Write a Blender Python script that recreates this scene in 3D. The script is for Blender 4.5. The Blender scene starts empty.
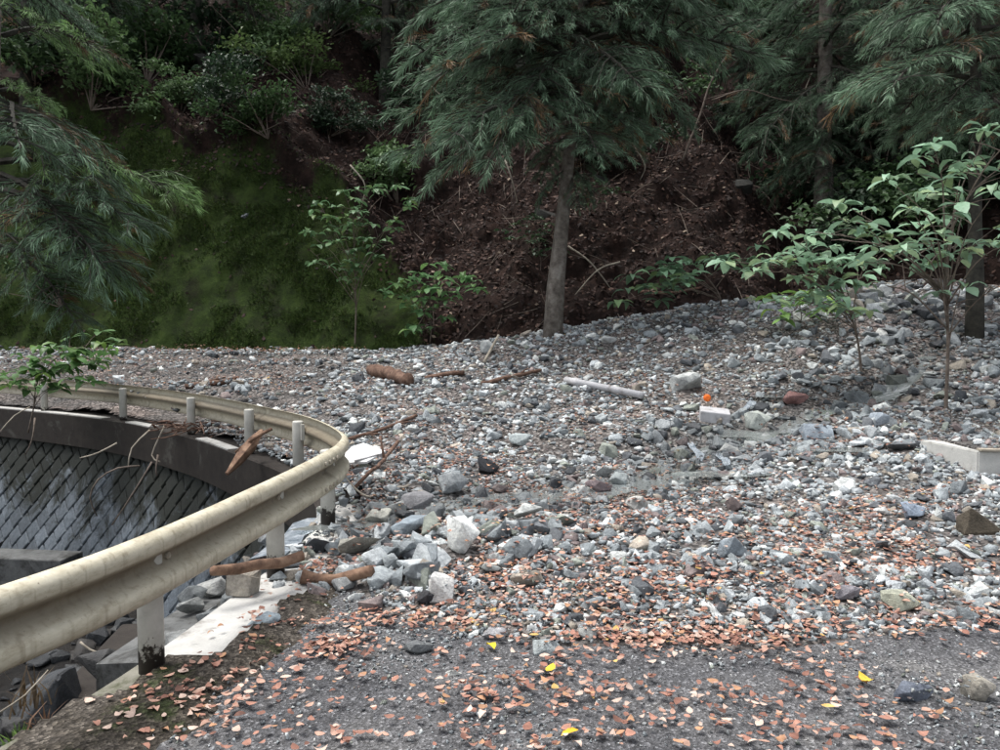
import bpy, bmesh, math, random
import numpy as np
from mathutils import Vector, Matrix, Euler
from mathutils.bvhtree import BVHTree

random.seed(7); RNG = np.random.default_rng(7)
scene = bpy.context.scene
COL = scene.collection

# ------------------------------------------------------------------ camera, sky, sun, exposure
F = 800.0                                   # focal length in photograph pixels (1000 wide)
CAM_H, PITCH = 1.6, math.atan(45 / F)
cam_d = bpy.data.cameras.new('camera'); cam = bpy.data.objects.new('camera', cam_d); COL.objects.link(cam)
cam.location = (0, 0, CAM_H); cam.rotation_euler = (math.pi / 2 - PITCH, 0, 0)
cam_d.sensor_width = 36; cam_d.lens = 36 * F / 1000; cam_d.clip_end = 500; cam_d.clip_start = .05
scene.camera = cam

SUN_EL, SUN_AZ = math.radians(72), math.radians(285)      # azimuth clockwise from +Y
world = bpy.data.worlds.new('World'); scene.world = world; world.use_nodes = True
wn, wl = world.node_tree.nodes, world.node_tree.links
sky = wn.new('ShaderNodeTexSky'); sky.sky_type = 'NISHITA'; sky.sun_disc = False
sky.sun_elevation = SUN_EL; sky.sun_rotation = SUN_AZ; sky.dust_density = 4; sky.air_density = 1.0
hs = wn.new('ShaderNodeHueSaturation'); hs.inputs['Saturation'].default_value = .32      # overcast: a grey-white sky
wl.new(sky.outputs[0], hs.inputs['Color']); wl.new(hs.outputs[0], wn['Background'].inputs[0])
wn['Background'].inputs[1].default_value = .15
sd_ = bpy.data.lights.new('sun', 'SUN'); sun = bpy.data.objects.new('sun', sd_); COL.objects.link(sun)
sd_.energy = 1.5; sd_.angle = math.radians(24); sd_.color = (1, .97, .93)
sdir = Vector((math.sin(SUN_AZ) * math.cos(SUN_EL), math.cos(SUN_AZ) * math.cos(SUN_EL), math.sin(SUN_EL)))
sun.rotation_euler = sdir.to_track_quat('Z', 'Y').to_euler()
scene.view_settings.view_transform = 'Standard'; scene.view_settings.look = 'None'
scene.view_settings.exposure = 1.0; scene.view_settings.gamma = 1; scene.view_settings.use_curve_mapping = False
scene.render.engine = 'CYCLES'

# ------------------------------------------------------------------ helpers
def ray(px, py):
    u, v = (px - 500) / F, (375 - py) / F
    c, s = math.cos(PITCH), math.sin(PITCH)
    return Vector((u, c + v * s, -s + v * c))
def P(px, py, Y):
    d = ray(px, py); return Vector((0, 0, CAM_H)) + d * (Y / d.y)

def _hash(ix, iy, s):
    h = (ix.astype(np.int64) * 374761393 + iy.astype(np.int64) * 668265263 + s * 974711) & 0x7fffffff
    h = ((h ^ (h >> 13)) * 1274126177) & 0x7fffffff
    h = h ^ (h >> 16)
    return (h & 0xffff) / 65535.0
def vnoise(x, y, s=0):
    x = np.asarray(x, float); y = np.asarray(y, float)
    ix, iy = np.floor(x), np.floor(y); fx, fy = x - ix, y - iy
    fx = fx * fx * (3 - 2 * fx); fy = fy * fy * (3 - 2 * fy)
    a, b = _hash(ix, iy, s), _hash(ix + 1, iy, s); c, d = _hash(ix, iy + 1, s), _hash(ix + 1, iy + 1, s)
    return (a * (1 - fx) + b * fx) * (1 - fy) + (c * (1 - fx) + d * fx) * fy
def fbm(x, y, s=0, o=4):
    t, a, n = 0, .5, 0
    for i in range(o):
        t = t + a * vnoise(np.asarray(x) * 2 ** i, np.asarray(y) * 2 ** i, s + i * 17); n += a; a *= .5
    return t / n
def sstep(a, b, x):
    t = np.clip((np.asarray(x, float) - a) / (b - a), 0, 1); return t * t * (3 - 2 * t)

def fast_mesh(name, V, Fc, col=None, smooth=False):
    """V (n,3); Fc (m,k) all faces with k corners; col (n,4)"""
    V = np.ascontiguousarray(V, np.float32); Fc = np.ascontiguousarray(Fc, np.int32)
    me = bpy.data.meshes.new(name); n, (m, k) = len(V), Fc.shape
    me.vertices.add(n); me.vertices.foreach_set('co', V.ravel())
    me.loops.add(m * k); me.loops.foreach_set('vertex_index', Fc.ravel())
    me.polygons.add(m); me.polygons.foreach_set('loop_start', np.arange(0, m * k, k, dtype=np.int32))
    if smooth: me.polygons.foreach_set('use_smooth', np.ones(m, bool))
    if col is not None:
        a = me.color_attributes.new('Col', 'FLOAT_COLOR', 'POINT'); a.data.foreach_set('color', np.ascontiguousarray(col, np.float32).ravel())
    me.update(calc_edges=True); return me
def obj(name, me, mat=None, parent=None, loc=None, rot=None, scale=None):
    o = bpy.data.objects.new(name, me); COL.objects.link(o)
    if mat and me and not me.materials: me.materials.append(mat)
    if parent: o.parent = parent
    if loc is not None: o.location = loc
    if rot is not None: o.rotation_euler = rot
    if scale is not None: o.scale = scale if hasattr(scale, '__len__') else (scale,) * 3
    return o
def tag(o, label=None, cat=None, group=None, kind=None):
    if label: o['label'] = label
    if cat: o['category'] = cat
    if group: o['group'] = group
    if kind: o['kind'] = kind
    return o
def empty(name, loc=(0, 0, 0)):
    o = bpy.data.objects.new(name, None); COL.objects.link(o); o.location = loc; o.empty_display_size = .1; return o

class MB:
    def __init__(s): s.v = []; s.f = []
    def box(s, c, d, rz=0, bev=0):
        b = len(s.v); R = Matrix.Rotation(rz, 3, 'Z')
        for z in (-1, 1):
            for x, y in ((-1, -1), (1, -1), (1, 1), (-1, 1)):
                s.v.append(Vector(c) + R @ Vector((x * d[0] / 2, y * d[1] / 2, z * d[2] / 2)))
        for q in ((3, 2, 1, 0), (4, 5, 6, 7), (0, 1, 5, 4), (1, 2, 6, 5), (2, 3, 7, 6), (3, 0, 4, 7)): s.f.append([b + i for i in q])
    def tube(s, pts, rad, n=8, wob=0, caps=True):
        pts = [Vector(p) for p in pts]
        if not hasattr(rad, '__len__'): rad = [rad] * len(pts)
        b = len(s.v); up = None
        for i, p in enumerate(pts):
            t = (pts[min(i + 1, len(pts) - 1)] - pts[max(i - 1, 0)]).normalized()
            if up is None: up = t.orthogonal().normalized()
            up = (up - t * up.dot(t)).normalized(); w = t.cross(up)
            for k in range(n):
                a = 2 * math.pi * k / n; r = rad[i] * (1 + random.uniform(-wob, wob))
                s.v.append(p + (up * math.cos(a) + w * math.sin(a)) * r)
        for i in range(len(pts) - 1):
            for k in range(n):
                k2 = (k + 1) % n
                s.f.append([b + i * n + k, b + i * n + k2, b + (i + 1) * n + k2, b + (i + 1) * n + k])
        if caps:
            s.f.append([b + k for k in reversed(range(n))]); e = b + (len(pts) - 1) * n; s.f.append([e + k for k in range(n)])
    def mesh(s, name, smooth=False, bevel=0):
        me = bpy.data.meshes.new(name); me.from_pydata([tuple(v) for v in s.v], [], s.f)
        if bevel:
            bm = bmesh.new(); bm.from_mesh(me)
            bmesh.ops.bevel(bm, geom=bm.edges[:], offset=bevel, segments=2, profile=.5, affect='EDGES'); bm.to_mesh(me); bm.free()
        if smooth: me.polygons.foreach_set('use_smooth', [True] * len(me.polygons))
        me.update(); return me

# ------------------------------------------------------------------ materials
def ramp(nt, fac, stops):
    r = nt.nodes.new('ShaderNodeValToRGB'); el = r.color_ramp.elements
    el[0].position, el[0].color = stops[0][0], (*stops[0][1], 1); el[1].position, el[1].color = stops[-1][0], (*stops[-1][1], 1)
    for p, c in stops[1:-1]: e = el.new(p); e.color = (*c, 1)
    nt.links.new(fac, r.inputs[0]); return r.outputs[0]
def noise(nt, scale, detail=6, rough=.6, coord='Object', dist=0):
    tc = nt.nodes.new('ShaderNodeTexCoord'); n = nt.nodes.new('ShaderNodeTexNoise')
    n.inputs['Scale'].default_value = scale; n.inputs['Detail'].default_value = detail; n.inputs['Roughness'].default_value = rough
    n.inputs['Distortion'].default_value = dist
    if coord == 'World':
        g = nt.nodes.new('ShaderNodeNewGeometry'); nt.links.new(g.outputs['Position'], n.inputs['Vector'])
    else: nt.links.new(tc.outputs[coord], n.inputs['Vector'])
    return n.outputs[0]
def mix(nt, a, b, fac, mode='MIX'):
    m = nt.nodes.new('ShaderNodeMix'); m.data_type = 'RGBA'; m.blend_type = mode
    for s, v in ((m.inputs[0], fac), (m.inputs[6], a), (m.inputs[7], b)):
        if isinstance(v, (int, float)): s.default_value = v
        elif isinstance(v, tuple): s.default_value = (*v, 1)
        else: nt.links.new(v, s)
    return m.outputs[2]
def math_(nt, op, a, b=0, clamp=False):
    m = nt.nodes.new('ShaderNodeMath'); m.operation = op; m.use_clamp = clamp
    for s, v in ((m.inputs[0], a), (m.inputs[1], b)):
        if isinstance(v, (int, float)): s.default_value = v
        else: nt.links.new(v, s)
    return m.outputs[0]
def new_mat(name, rough=.85, spec=.3):
    m = bpy.data.materials.new(name); m.use_nodes = True; b = m.node_tree.nodes['Principled BSDF']
    b.inputs['Roughness'].default_value = rough; b.inputs['Specular IOR Level'].default_value = spec
    return m, m.node_tree, b
def bump(nt, b, h, dist, strength=1.0):
    n = nt.nodes.new('ShaderNodeBump'); n.inputs['Distance'].default_value = dist; n.inputs['Strength'].default_value = strength
    nt.links.new(h, n.inputs['Height']); nt.links.new(n.outputs[0], b.inputs['Normal'])
def attr(nt, n='Col'):
    a = nt.nodes.new('ShaderNodeAttribute'); a.attribute_name = n; return a
def simple(name, stops, scale, rough=.85, coord='World', bd=.01, bscale=None, spec=.3, detail=8):
    m, nt, b = new_mat(name, rough, spec); n = noise(nt, scale, detail, .65, coord)
    nt.links.new(ramp(nt, n, stops), b.inputs['Base Color'])
    if bd: bump(nt, b, noise(nt, bscale or scale * 4, 6, .7, coord), bd)
    return m

def rock_mat(name, per_object):
    m, nt, b = new_mat(name, .8, .35)
    if per_object:
        oi = nt.nodes.new('ShaderNodeObjectInfo'); c, wet = oi.outputs['Color'], oi.outputs['Alpha']
    else:
        a = attr(nt); c, wet = a.outputs['Color'], a.outputs['Alpha']
    n1 = noise(nt, 9, 8, .7, 'World'); n2 = noise(nt, 60, 4, .7, 'World')
    k = ramp(nt, n1, [(.3, (.5, .5, .5)), (.5, (1, 1, 1)), (.7, (1.5, 1.48, 1.42))])
    k2 = ramp(nt, n2, [(.3, (.75, .75, .75)), (.7, (1.2, 1.2, 1.2))])
    col = mix(nt, mix(nt, c, k, 1, 'MULTIPLY'), k2, 1, 'MULTIPLY')
    wv = nt.nodes.new('ShaderNodeTexVoronoi'); wv.feature = 'DISTANCE_TO_EDGE'; wv.inputs['Scale'].default_value = 7
    g = nt.nodes.new('ShaderNodeNewGeometry'); nt.links.new(g.outputs['Position'], wv.inputs['Vector'])
    vein = mix(nt, (0, 0, 0), ramp(nt, wv.outputs['Distance'], [(0, (.6, .6, .6)), (.02, (0, 0, 0))]), ramp(nt, noise(nt, 2.3, 2, .5, 'World'), [(.7, (0, 0, 0)), (.76, (.6, .6, .6))]))
    col = mix(nt, col, (.55, .55, .53), vein)
    nt.links.new(col, b.inputs['Base Color'])
    nt.links.new(math_(nt, 'SUBTRACT', .85, math_(nt, 'MULTIPLY', math_(nt, 'SUBTRACT', 1, wet), .62)), b.inputs['Roughness'])
    bump(nt, b, math_(nt, 'ADD', noise(nt, 24, 8, .75, 'World'), math_(nt, 'MULTIPLY', n2, .4)), .02, .9)
    return m
M = {}
M['rock'] = rock_mat('rock_single', True); M['rubble'] = rock_mat('rock_rubble', False)

def leaf_mat(name, per_object, trans=.25, rough=.6, var=.5):
    m, nt, b = new_mat(name, rough, .3)
    if per_object: c = nt.nodes.new('ShaderNodeObjectInfo').outputs['Color']
    else: c = attr(nt).outputs['Color']
    k = ramp(nt, noise(nt, 30, 4, .6, 'World'), [(.3, (1 - var,) * 3), (.7, (1 + var * .5,) * 3)])
    c = mix(nt, c, k, 1, 'MULTIPLY'); nt.links.new(c, b.inputs['Base Color'])
    if trans:
        t = nt.nodes.new('ShaderNodeBsdfTranslucent'); nt.links.new(c, t.inputs['Color'])
        ms = nt.nodes.new('ShaderNodeMixShader'); ms.inputs[0].default_value = trans
        nt.links.new(b.outputs[0], ms.inputs[1]); nt.links.new(t.outputs[0], ms.inputs[2])
        nt.links.new(ms.outputs[0], nt.nodes['Material Output'].inputs['Surface'])
    return m
M['dead_leaf'] = leaf_mat('dead_leaf_single', True, .1, .75, .3); M['litter'] = leaf_mat('leaf_litter', False, .08, .8, .35)
M['leaf'] = leaf_mat('green_leaf_single', True, .3, .45, .2); M['foliage'] = leaf_mat('foliage_mass', False, .28, .55, .35)

# asphalt, gritty with fines washed over it
m, nt, b = new_mat('asphalt', .9, .25)
n1 = noise(nt, 1.3, 6, .6, 'World'); v = nt.nodes.new('ShaderNodeTexVoronoi'); v.inputs['Scale'].default_value = 95
g = nt.nodes.new('ShaderNodeNewGeometry'); nt.links.new(g.outputs['Position'], v.inputs['Vector'])
base = ramp(nt, n1, [(.35, (.065, .066, .07)), (.55, (.105, .105, .107)), (.7, (.15, .147, .14))])
spk = ramp(nt, v.outputs['Color'], [(.2, (.55, .55, .55)), (.75, (1.3, 1.3, 1.32)), (.93, (3, 3, 3))])
nt.links.new(mix(nt, base, spk, 1, 'MULTIPLY'), b.inputs['Base Color']); bump(nt, b, v.outputs['Distance'], .008, 1); M['asphalt'] = m
# bed of the debris: silt and fine gravel
m, nt, b = new_mat('debris_bed', .9, .25)
v = nt.nodes.new('ShaderNodeTexVoronoi'); v.inputs['Scale'].default_value = 30
g = nt.nodes.new('ShaderNodeNewGeometry'); nt.links.new(g.outputs['Position'], v.inputs['Vector'])
base = ramp(nt, noise(nt, 1.1, 6, .6, 'World'), [(.35, (.06, .057, .054)), (.55, (.10, .088, .08)), (.7, (.14, .112, .098))])
spk = ramp(nt, v.outputs['Color'], [(.2, (.35, .35, .35)), (.55, (1.1, 1.12, 1.15)), (.85, (2.6, 2.65, 2.7))])
nt.links.new(mix(nt, base, spk, 1, 'MULTIPLY'), b.inputs['Base Color']); bump(nt, b, v.outputs['Distance'], .02, 1); M['bed'] = m
m, nt, b = new_mat('verge_soil', .95, .15)
v = nt.nodes.new('ShaderNodeTexVoronoi'); v.inputs['Scale'].default_value = 70
g = nt.nodes.new('ShaderNodeNewGeometry'); nt.links.new(g.outputs['Position'], v.inputs['Vector'])
base = ramp(nt, noise(nt, 3.1, 8, .7, 'World'), [(.36, (.035, .045, .018)), (.46, (.05, .043, .034)), (.6, (.085, .075, .064))])
nt.links.new(mix(nt, base, ramp(nt, v.outputs['Color'], [(.2, (.5, .5, .5)), (.7, (1.2, 1.2, 1.2)), (.93, (2.4, 2.4, 2.4))]), 1, 'MULTIPLY'), b.inputs['Base Color']); bump(nt, b, v.outputs['Distance'], .012, 1); M['verge'] = m
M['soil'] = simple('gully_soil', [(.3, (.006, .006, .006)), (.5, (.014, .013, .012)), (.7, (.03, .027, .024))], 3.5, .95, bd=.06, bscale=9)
m, nt, b = new_mat('hill_ground', .95, .12)
soil = ramp(nt, noise(nt, 3.5, 8, .65, 'World'), [(.3, (.010, .007, .006)), (.5, (.027, .017, .014)), (.7, (.055, .033, .027))])
c = ramp(nt, noise(nt, 2.6, 10, .78, 'World'), [(.28, (.012, .016, .009)), (.42, (.026, .042, .012)), (.55, (.046, .074, .018)), (.72, (.08, .115, .03))])
dirt = ramp(nt, noise(nt, .8, 8, .75, 'World', 1.5), [(.5, (0, 0, 0)), (.68, (.85, .85, .85))])
c = mix(nt, c, (.026, .022, .017), dirt)
wgt = math_(nt, 'ADD', attr(nt).outputs['Fac'], math_(nt, 'MULTIPLY', math_(nt, 'SUBTRACT', noise(nt, 4.5, 8, .75, 'World'), .5), 1.5))
nt.links.new(mix(nt, soil, c, ramp(nt, wgt, [(.38, (0, 0, 0)), (.62, (1, 1, 1))])), b.inputs['Base Color'])
bump(nt, b, math_(nt, 'ADD', noise(nt, 11, 10, .8, 'World'), math_(nt, 'MULTIPLY', noise(nt, 38, 6, .8, 'World'), .5)), .11, 1); M['hill'] = m
# concrete, water-washed on top
def concrete(name, a, bcol, stain, sc=3.0, thr=.5):
    m, nt, b = new_mat(name, .85, .3)
    c = ramp(nt, noise(nt, 7, 8, .7, 'World'), [(.3, a), (.7, bcol)])
    st = ramp(nt, noise(nt, sc, 8, .75, 'World', .6), [(thr, (0, 0, 0)), (thr + .14, (.92, .92, .92))])
    nt.links.new(mix(nt, c, stain, st), b.inputs['Base Color']); bump(nt, b, noise(nt, 55, 6, .7, 'World'), .004, 1); return m
M['concrete'] = concrete('pale_concrete', (.36, .355, .335), (.5, .495, .47), (.15, .135, .115), 3.2, .54)
M['concrete_dark'] = concrete('stained_concrete', (.016, .013, .011), (.035, .029, .024), (.10, .10, .088), 1.3, .58)
M['concrete_wet'] = concrete('wet_concrete', (.07, .073, .073), (.14, .143, .14), (.03, .03, .027), 3, .47)
M['concrete_mossy'] = concrete('mossy_concrete', (.13, .125, .10), (.24, .23, .19), (.045, .05, .02), 2.6, .47)
M['white_conc'] = concrete('white_painted_concrete', (.42, .42, .40), (.56, .555, .52), (.24, .22, .19), 5, .54)
M['mortar'] = simple('mortar_dark', [(.3, (.012, .013, .012)), (.7, (.035, .036, .03))], 6, .95, bd=.01)
m, nt, b = new_mat('masonry_block', .8, .3)
oi = nt.nodes.new('ShaderNodeObjectInfo')
c = mix(nt, ramp(nt, noise(nt, 18, 8, .7, 'World'), [(.3, (.07, .084, .096)), (.7, (.17, .195, .22))]), ramp(nt, oi.outputs['Random'], [(0, (.7, .7, .7)), (1, (1.25, 1.25, 1.25))]), 1, 'MULTIPLY')
gz_ = nt.nodes.new('ShaderNodeNewGeometry'); sz_ = nt.nodes.new('ShaderNodeSeparateXYZ'); nt.links.new(gz_.outputs['Position'], sz_.inputs[0])
ms = ramp(nt, math_(nt, 'ADD', noise(nt, .9, 9, .78, 'World', .8), math_(nt, 'MULTIPLY', math_(nt, 'ADD', sz_.outputs[2], 1.25), .16)), [(.46, (0, 0, 0)), (.56, (.95, .95, .95))])
nt.links.new(mix(nt, c, (.014, .016, .011), ms), b.inputs['Base Color']); bump(nt, b, noise(nt, 30, 8, .75, 'World'), .02, 1); M['block'] = m
# guardrail paint: cream, streaked with dirt
m, nt, b = new_mat('rail_paint', .55, .4)
mp = nt.nodes.new('ShaderNodeMapping'); mp.inputs['Scale'].default_value = (5, 5, 14); g = nt.nodes.new('ShaderNodeNewGeometry'); nt.links.new(g.outputs['Position'], mp.inputs[0])
n = nt.nodes.new('ShaderNodeTexNoise'); n.inputs['Scale'].default_value = 1.5; n.inputs['Detail'].default_value = 10; n.inputs['Roughness'].default_value = .75; nt.links.new(mp.outputs[0], n.inputs[0])
c = ramp(nt, n.outputs[0], [(.3, (.30, .26, .18)), (.5, (.50, .46, .35)), (.72, (.62, .58, .46))])
chip = ramp(nt, noise(nt, 40, 6, .8, 'World'), [(.62, (0, 0, 0)), (.68, (.8, .8, .8))])
c = mix(nt, c, (.13, .09, .06), chip)
mp2 = nt.nodes.new('ShaderNodeMapping'); mp2.inputs['Scale'].default_value = (30, 30, 1.6); nt.links.new(g.outputs['Position'], mp2.inputs[0])
n2 = nt.nodes.new('ShaderNodeTexNoise'); n2.inputs['Scale'].default_value = 1; n2.inputs['Detail'].default_value = 5; nt.links.new(mp2.outputs[0], n2.inputs[0])
c = mix(nt, c, (.22, .18, .12), ramp(nt, n2.outputs[0], [(.54, (0, 0, 0)), (.72, (.6, .6, .6))]))
nz = nt.nodes.new('ShaderNodeSeparateXYZ'); nt.links.new(attr(nt, 'Col').outputs['Color'], nz.inputs[0])   # valley dirt, colour deepened to paint in the profile's shade
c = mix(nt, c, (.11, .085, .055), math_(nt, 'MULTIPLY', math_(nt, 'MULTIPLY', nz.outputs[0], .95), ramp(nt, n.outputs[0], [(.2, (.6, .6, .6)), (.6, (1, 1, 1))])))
nt.links.new(c, b.inputs['Base Color']); bump(nt, b, noise(nt, 50, 5, .7, 'World'), .001, 1); M['rail'] = m
m, nt, b = new_mat('post_paint', .6, .35)
tc = nt.nodes.new('ShaderNodeTexCoord'); sp = nt.nodes.new('ShaderNodeSeparateXYZ'); nt.links.new(tc.outputs['Object'], sp.inputs[0])
n = noise(nt, 22, 8, .8, 'World'); low = math_(nt, 'SUBTRACT', n, math_(nt, 'MULTIPLY', math_(nt, 'SUBTRACT', sp.outputs[2], .07), 2.0))
rs = ramp(nt, low, [(.22, (0, 0, 0)), (.27, (1, 1, 1))])
nt.links.new(mix(nt, ramp(nt, noise(nt, 9, 6, .7, 'World'), [(.3, (.36, .35, .31)), (.7, (.52, .51, .46))]), (.022, .017, .014), rs), b.inputs['Base Color']); M['post'] = m
M['bolt'] = simple('bolt_steel', [(.3, (.2, .17, .13)), (.7, (.4, .37, .3))], 40, .6, bd=0)
M['bark'] = simple('bark', [(.3, (.07, .06, .05)), (.5, (.16, .14, .12)), (.7, (.27, .25, .22))], 7, .95, bd=.03, bscale=22)
M['bark_dark'] = simple('bark_dark', [(.3, (.02, .02, .017)), (.7, (.08, .075, .06))], 7, .95, bd=.03, bscale=22)
M['twig'] = simple('twig', [(.3, (.09, .07, .055)), (.7, (.22, .18, .15))], 12, .9, bd=.003)
M['twig_pale'] = simple('pale_twig', [(.3, (.22, .19, .15)), (.7, (.42, .38, .31))], 12, .9, bd=.003)
M['log'] = simple('log_bark', [(.3, (.045, .028, .02)), (.5, (.12, .07, .05)), (.7, (.22, .14, .10))], 14, .9, bd=.012, bscale=40)
M['log_tan'] = simple('stripped_log', [(.3, (.06, .035, .025)), (.5, (.20, .12, .08)), (.72, (.36, .24, .16))], 9, .85, bd=.008, bscale=40)
M['pipe'] = simple('pipe_grey', [(.3, (.2, .18, .165)), (.45, (.4, .4, .41)), (.7, (.52, .52, .53))], 7, .6, bd=.004)
M['orange'] = simple('orange_plastic', [(.3, (.75, .13, .015)), (.7, (.85, .2, .03))], 9, .5, bd=0)
M['board'] = simple('white_board', [(.25, (.3, .29, .27)), (.45, (.68, .69, .68)), (.7, (.8, .81, .8))], 5, .6, bd=.002)
m, nt, b = new_mat('stream_water', .06, .5); b.inputs['Base Color'].default_value = (.75, .82, .8, 1); b.inputs['Transmission Weight'].default_value = .85; b.inputs['IOR'].default_value = 1.33
bump(nt, b, noise(nt, 14, 4, .6, 'World'), .02, .6); M['water'] = m
m, nt, b = new_mat('white_water', .3, .5)
nt.links.new(ramp(nt, noise(nt, 16, 6, .7, 'World'), [(.35, (.18, .23, .28)), (.5, (.4, .46, .52)), (.68, (.8, .85, .9))]), b.inputs['Base Color']); b.inputs['Transmission Weight'].default_value = .45; b.inputs['IOR'].default_value = 1.2
bump(nt, b, noise(nt, 25, 6, .7, 'World'), .03, 1); M['foam'] = m

# ------------------------------------------------------------------ guardrail line, debris surface
def catmull(pts, step=.25):
    pts = np.array(pts, float); out = []
    Pp = np.vstack([2 * pts[0] - pts[1], pts, 2 * pts[-1] - pts[-2]])
    for i in range(1, len(Pp) - 2):
        p0, p1, p2, p3 = Pp[i - 1:i + 3]; n = max(2, int(np.linalg.norm(p2 - p1) / step))
        for t in np.arange(n) / n:
            out.append(.5 * (2 * p1 + (p2 - p0) * t + (2 * p0 - 5 * p1 + 4 * p2 - p3) * t * t + (3 * p1 - p0 - 3 * p2 + p3) * t ** 3))
    out.append(pts[-1]); return np.array(out)
# beam line in plan with base height
BEAM = catmull([(-3.6, -3, 0), (-2.85, 0, 0), (-2.22, 1.4, 0), (-1.71, 2.74, 0), (-1.50, 3.5, 0), (-1.35, 4.6, 0), (-1.25, 5.6, .0), (-1.225, 6.3, .02), (-1.36, 7.0, .04),
                (-1.93, 8.2, .1), (-2.84, 9.45, .12), (-4.1, 11.0, .14), (-5.9, 12.75, .15), (-7.85, 14.1, .15), (-10.5, 15.6, .15), (-14, 17, .15), (-22, 19.5, .15)], .16)
TAN = np.gradient(BEAM[:, :2], axis=0); TAN /= np.linalg.norm(TAN, axis=1)[:, None]
NRM = np.stack([TAN[:, 1], -TAN[:, 0]], 1)                          # towards the road
ARC = np.concatenate([[0], np.cumsum(np.linalg.norm(np.diff(BEAM[:, :2], axis=0), axis=1))])
def offs(i, d): return BEAM[i, :2] + NRM[i] * d
def signed(x, y):
    x = np.atleast_1d(np.asarray(x, float)); y = np.atleast_1d(np.asarray(y, float)); out = np.empty(len(x))
    for a in range(0, len(x), 20000):
        dx = x[a:a + 20000, None] - BEAM[None, :, 0]; dy = y[a:a + 20000, None] - BEAM[None, :, 1]
        d2 = dx * dx + dy * dy; j = d2.argmin(1); r = np.arange(len(j))
        out[a:a + 20000] = dx[r, j] * NRM[j, 0] + dy[r, j] * NRM[j, 1]
        far = np.sqrt(d2[r, j]); s = np.sign(out[a:a + 20000]); out[a:a + 20000] = np.where(far > abs(out[a:a + 20000]) * 1.2 + .3, s * far, out[a:a + 20000])
    return out
def near_i(x, y): return int(((BEAM[:, 0] - x) ** 2 + (BEAM[:, 1] - y) ** 2).argmin())

ctl = []
for px, py, Y in [(500, 500, 7.25), (700, 455, 9), (600, 390, 12.3), (400, 382, 13), (850, 400, 11.2), (250, 371, 15.5), (100, 368, 17), (200, 353, 19.5), (450, 346, 18.3), (550, 334, 17),
                  (640, 317, 17), (720, 304, 16.5), (800, 301, 16), (900, 300, 15.5), (1000, 312, 14.5), (780, 350, 13.6), (650, 350, 14.6), (950, 370, 12), (20, 354, 20), (560, 440, 9.6), (420, 430, 10), (330, 400, 12)]:
    p = P(px, py, Y); ctl.append((p.x, p.y, p.z))
ctl += [(-1.1, 4.5, -.04), (-.3, 4.15, .0), (.7, 3.95, .0), (1.8, 4.05, .0), (2.9, 4.5, .0), (-1.0, 5.4, .06), (-.2, 5.0, .08), (1, 5.2, .09), (2.2, 5.3, .09), (3.6, 6, .09), (4.3, 7.4, .12), (5.6, 8.3, .28),
        (-.9, 6.4, .13), (-.8, 7.6, .18), (-1.2, 8.6, .25), (-2.4, 10.2, .27), (-3.9, 11.9, .28), (-5.8, 13.5, .3), (-7.8, 14.8, .32), (-10.4, 16.4, .35), (-14, 18, .4), (-14, 22, 1.0), (8, 9, .5), (8, 5, .1), (12, 6, .2), (12, 12, 1.3),
        (0, 1, -.5), (4, 1, -.5), (9, 1, -.5), (-1.4, 2, -.4), (4, 3, -.15), (2, 2.6, -.2), (-.4, 2.7, -.2), (9, 20, 2.7), (3, 21, 1.5), (-3, 22, 1.0), (6, 19, 1.9), (15, 16, 2)]
ctl = np.array(ctl)
def _phi(r2): return np.where(r2 > 1e-9, .5 * r2 * np.log(np.maximum(r2, 1e-9)), 0)
_n = len(ctl); _A = np.zeros((_n + 3, _n + 3)); _d = ctl[:, None, :2] - ctl[None, :, :2]
_A[:_n, :_n] = _phi((_d ** 2).sum(2)) + np.eye(_n) * .05; _A[:_n, _n] = 1; _A[:_n, _n + 1:] = ctl[:, :2]; _A[_n, :_n] = 1; _A[_n + 1:, :_n] = ctl[:, :2].T
_w = np.linalg.solve(_A, np.concatenate([ctl[:, 2], np.zeros(3)]))
STREAM = catmull([(8.2, 14.5, 0), (6.3, 12.3, 0), (4.6, 11.2, 0), (3.1, 10.3, 0), (2.3, 9.2, 0), (1.8, 8.2, 0), (.9, 7.4, 0), (-.2, 6.9, 0), (-.9, 6.3, 0), (-1.6, 6.05, 0)], .3)[:, :2]
def stream_d(x, y):
    x = np.atleast_1d(x); y = np.atleast_1d(y)
    return np.sqrt(((x[:, None] - STREAM[None, :, 0]) ** 2 + (y[:, None] - STREAM[None, :, 1]) ** 2).min(1))
def H(x, y):
    x = np.atleast_1d(np.asarray(x, float)); y = np.atleast_1d(np.asarray(y, float)); z = np.empty(len(x))
    for a in range(0, len(x), 20000):
        X, Y_ = x[a:a + 20000], y[a:a + 20000]
        r2 = (X[:, None] - ctl[None, :, 0]) ** 2 + (Y_[:, None] - ctl[None, :, 1]) ** 2
        zz = _phi(r2) @ _w[:_n] + _w[_n] + _w[_n + 1] * X + _w[_n + 2] * Y_
        k = sstep(4.2, 7, Y_)
        zz += (fbm(X * .9, Y_ * .9, 3) - .5) * .34 * k + (fbm(X * 3, Y_ * 3, 9, 3) - .5) * .10 * sstep(3.8, 5, Y_)
        zz -= .12 * np.exp(-(stream_d(X, Y_) / .45) ** 2) * sstep(4.5, 6.5, Y_)
        zz = np.maximum(zz, np.where(Y_ > 5.0, np.interp(Y_, [5, 8, 13], [0, .08, .13]) + .03 * sstep(5, 6, Y_), -9))
        sg_ = signed(X, Y_); rz_ = np.interp(Y_, [7, 8.2, 11, 13], [.04, .1, .14, .15])
        lift = np.where((Y_ > 7.2) & (sg_ > -.12) & (sg_ < .9), rz_ + .035 + .09 * fbm(X * 4, Y_ * 4, 15, 3) * sstep(-.12, .2, sg_), -9); zz = np.maximum(zz, lift)
        z[a:a + 20000] = zz
    return z
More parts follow.
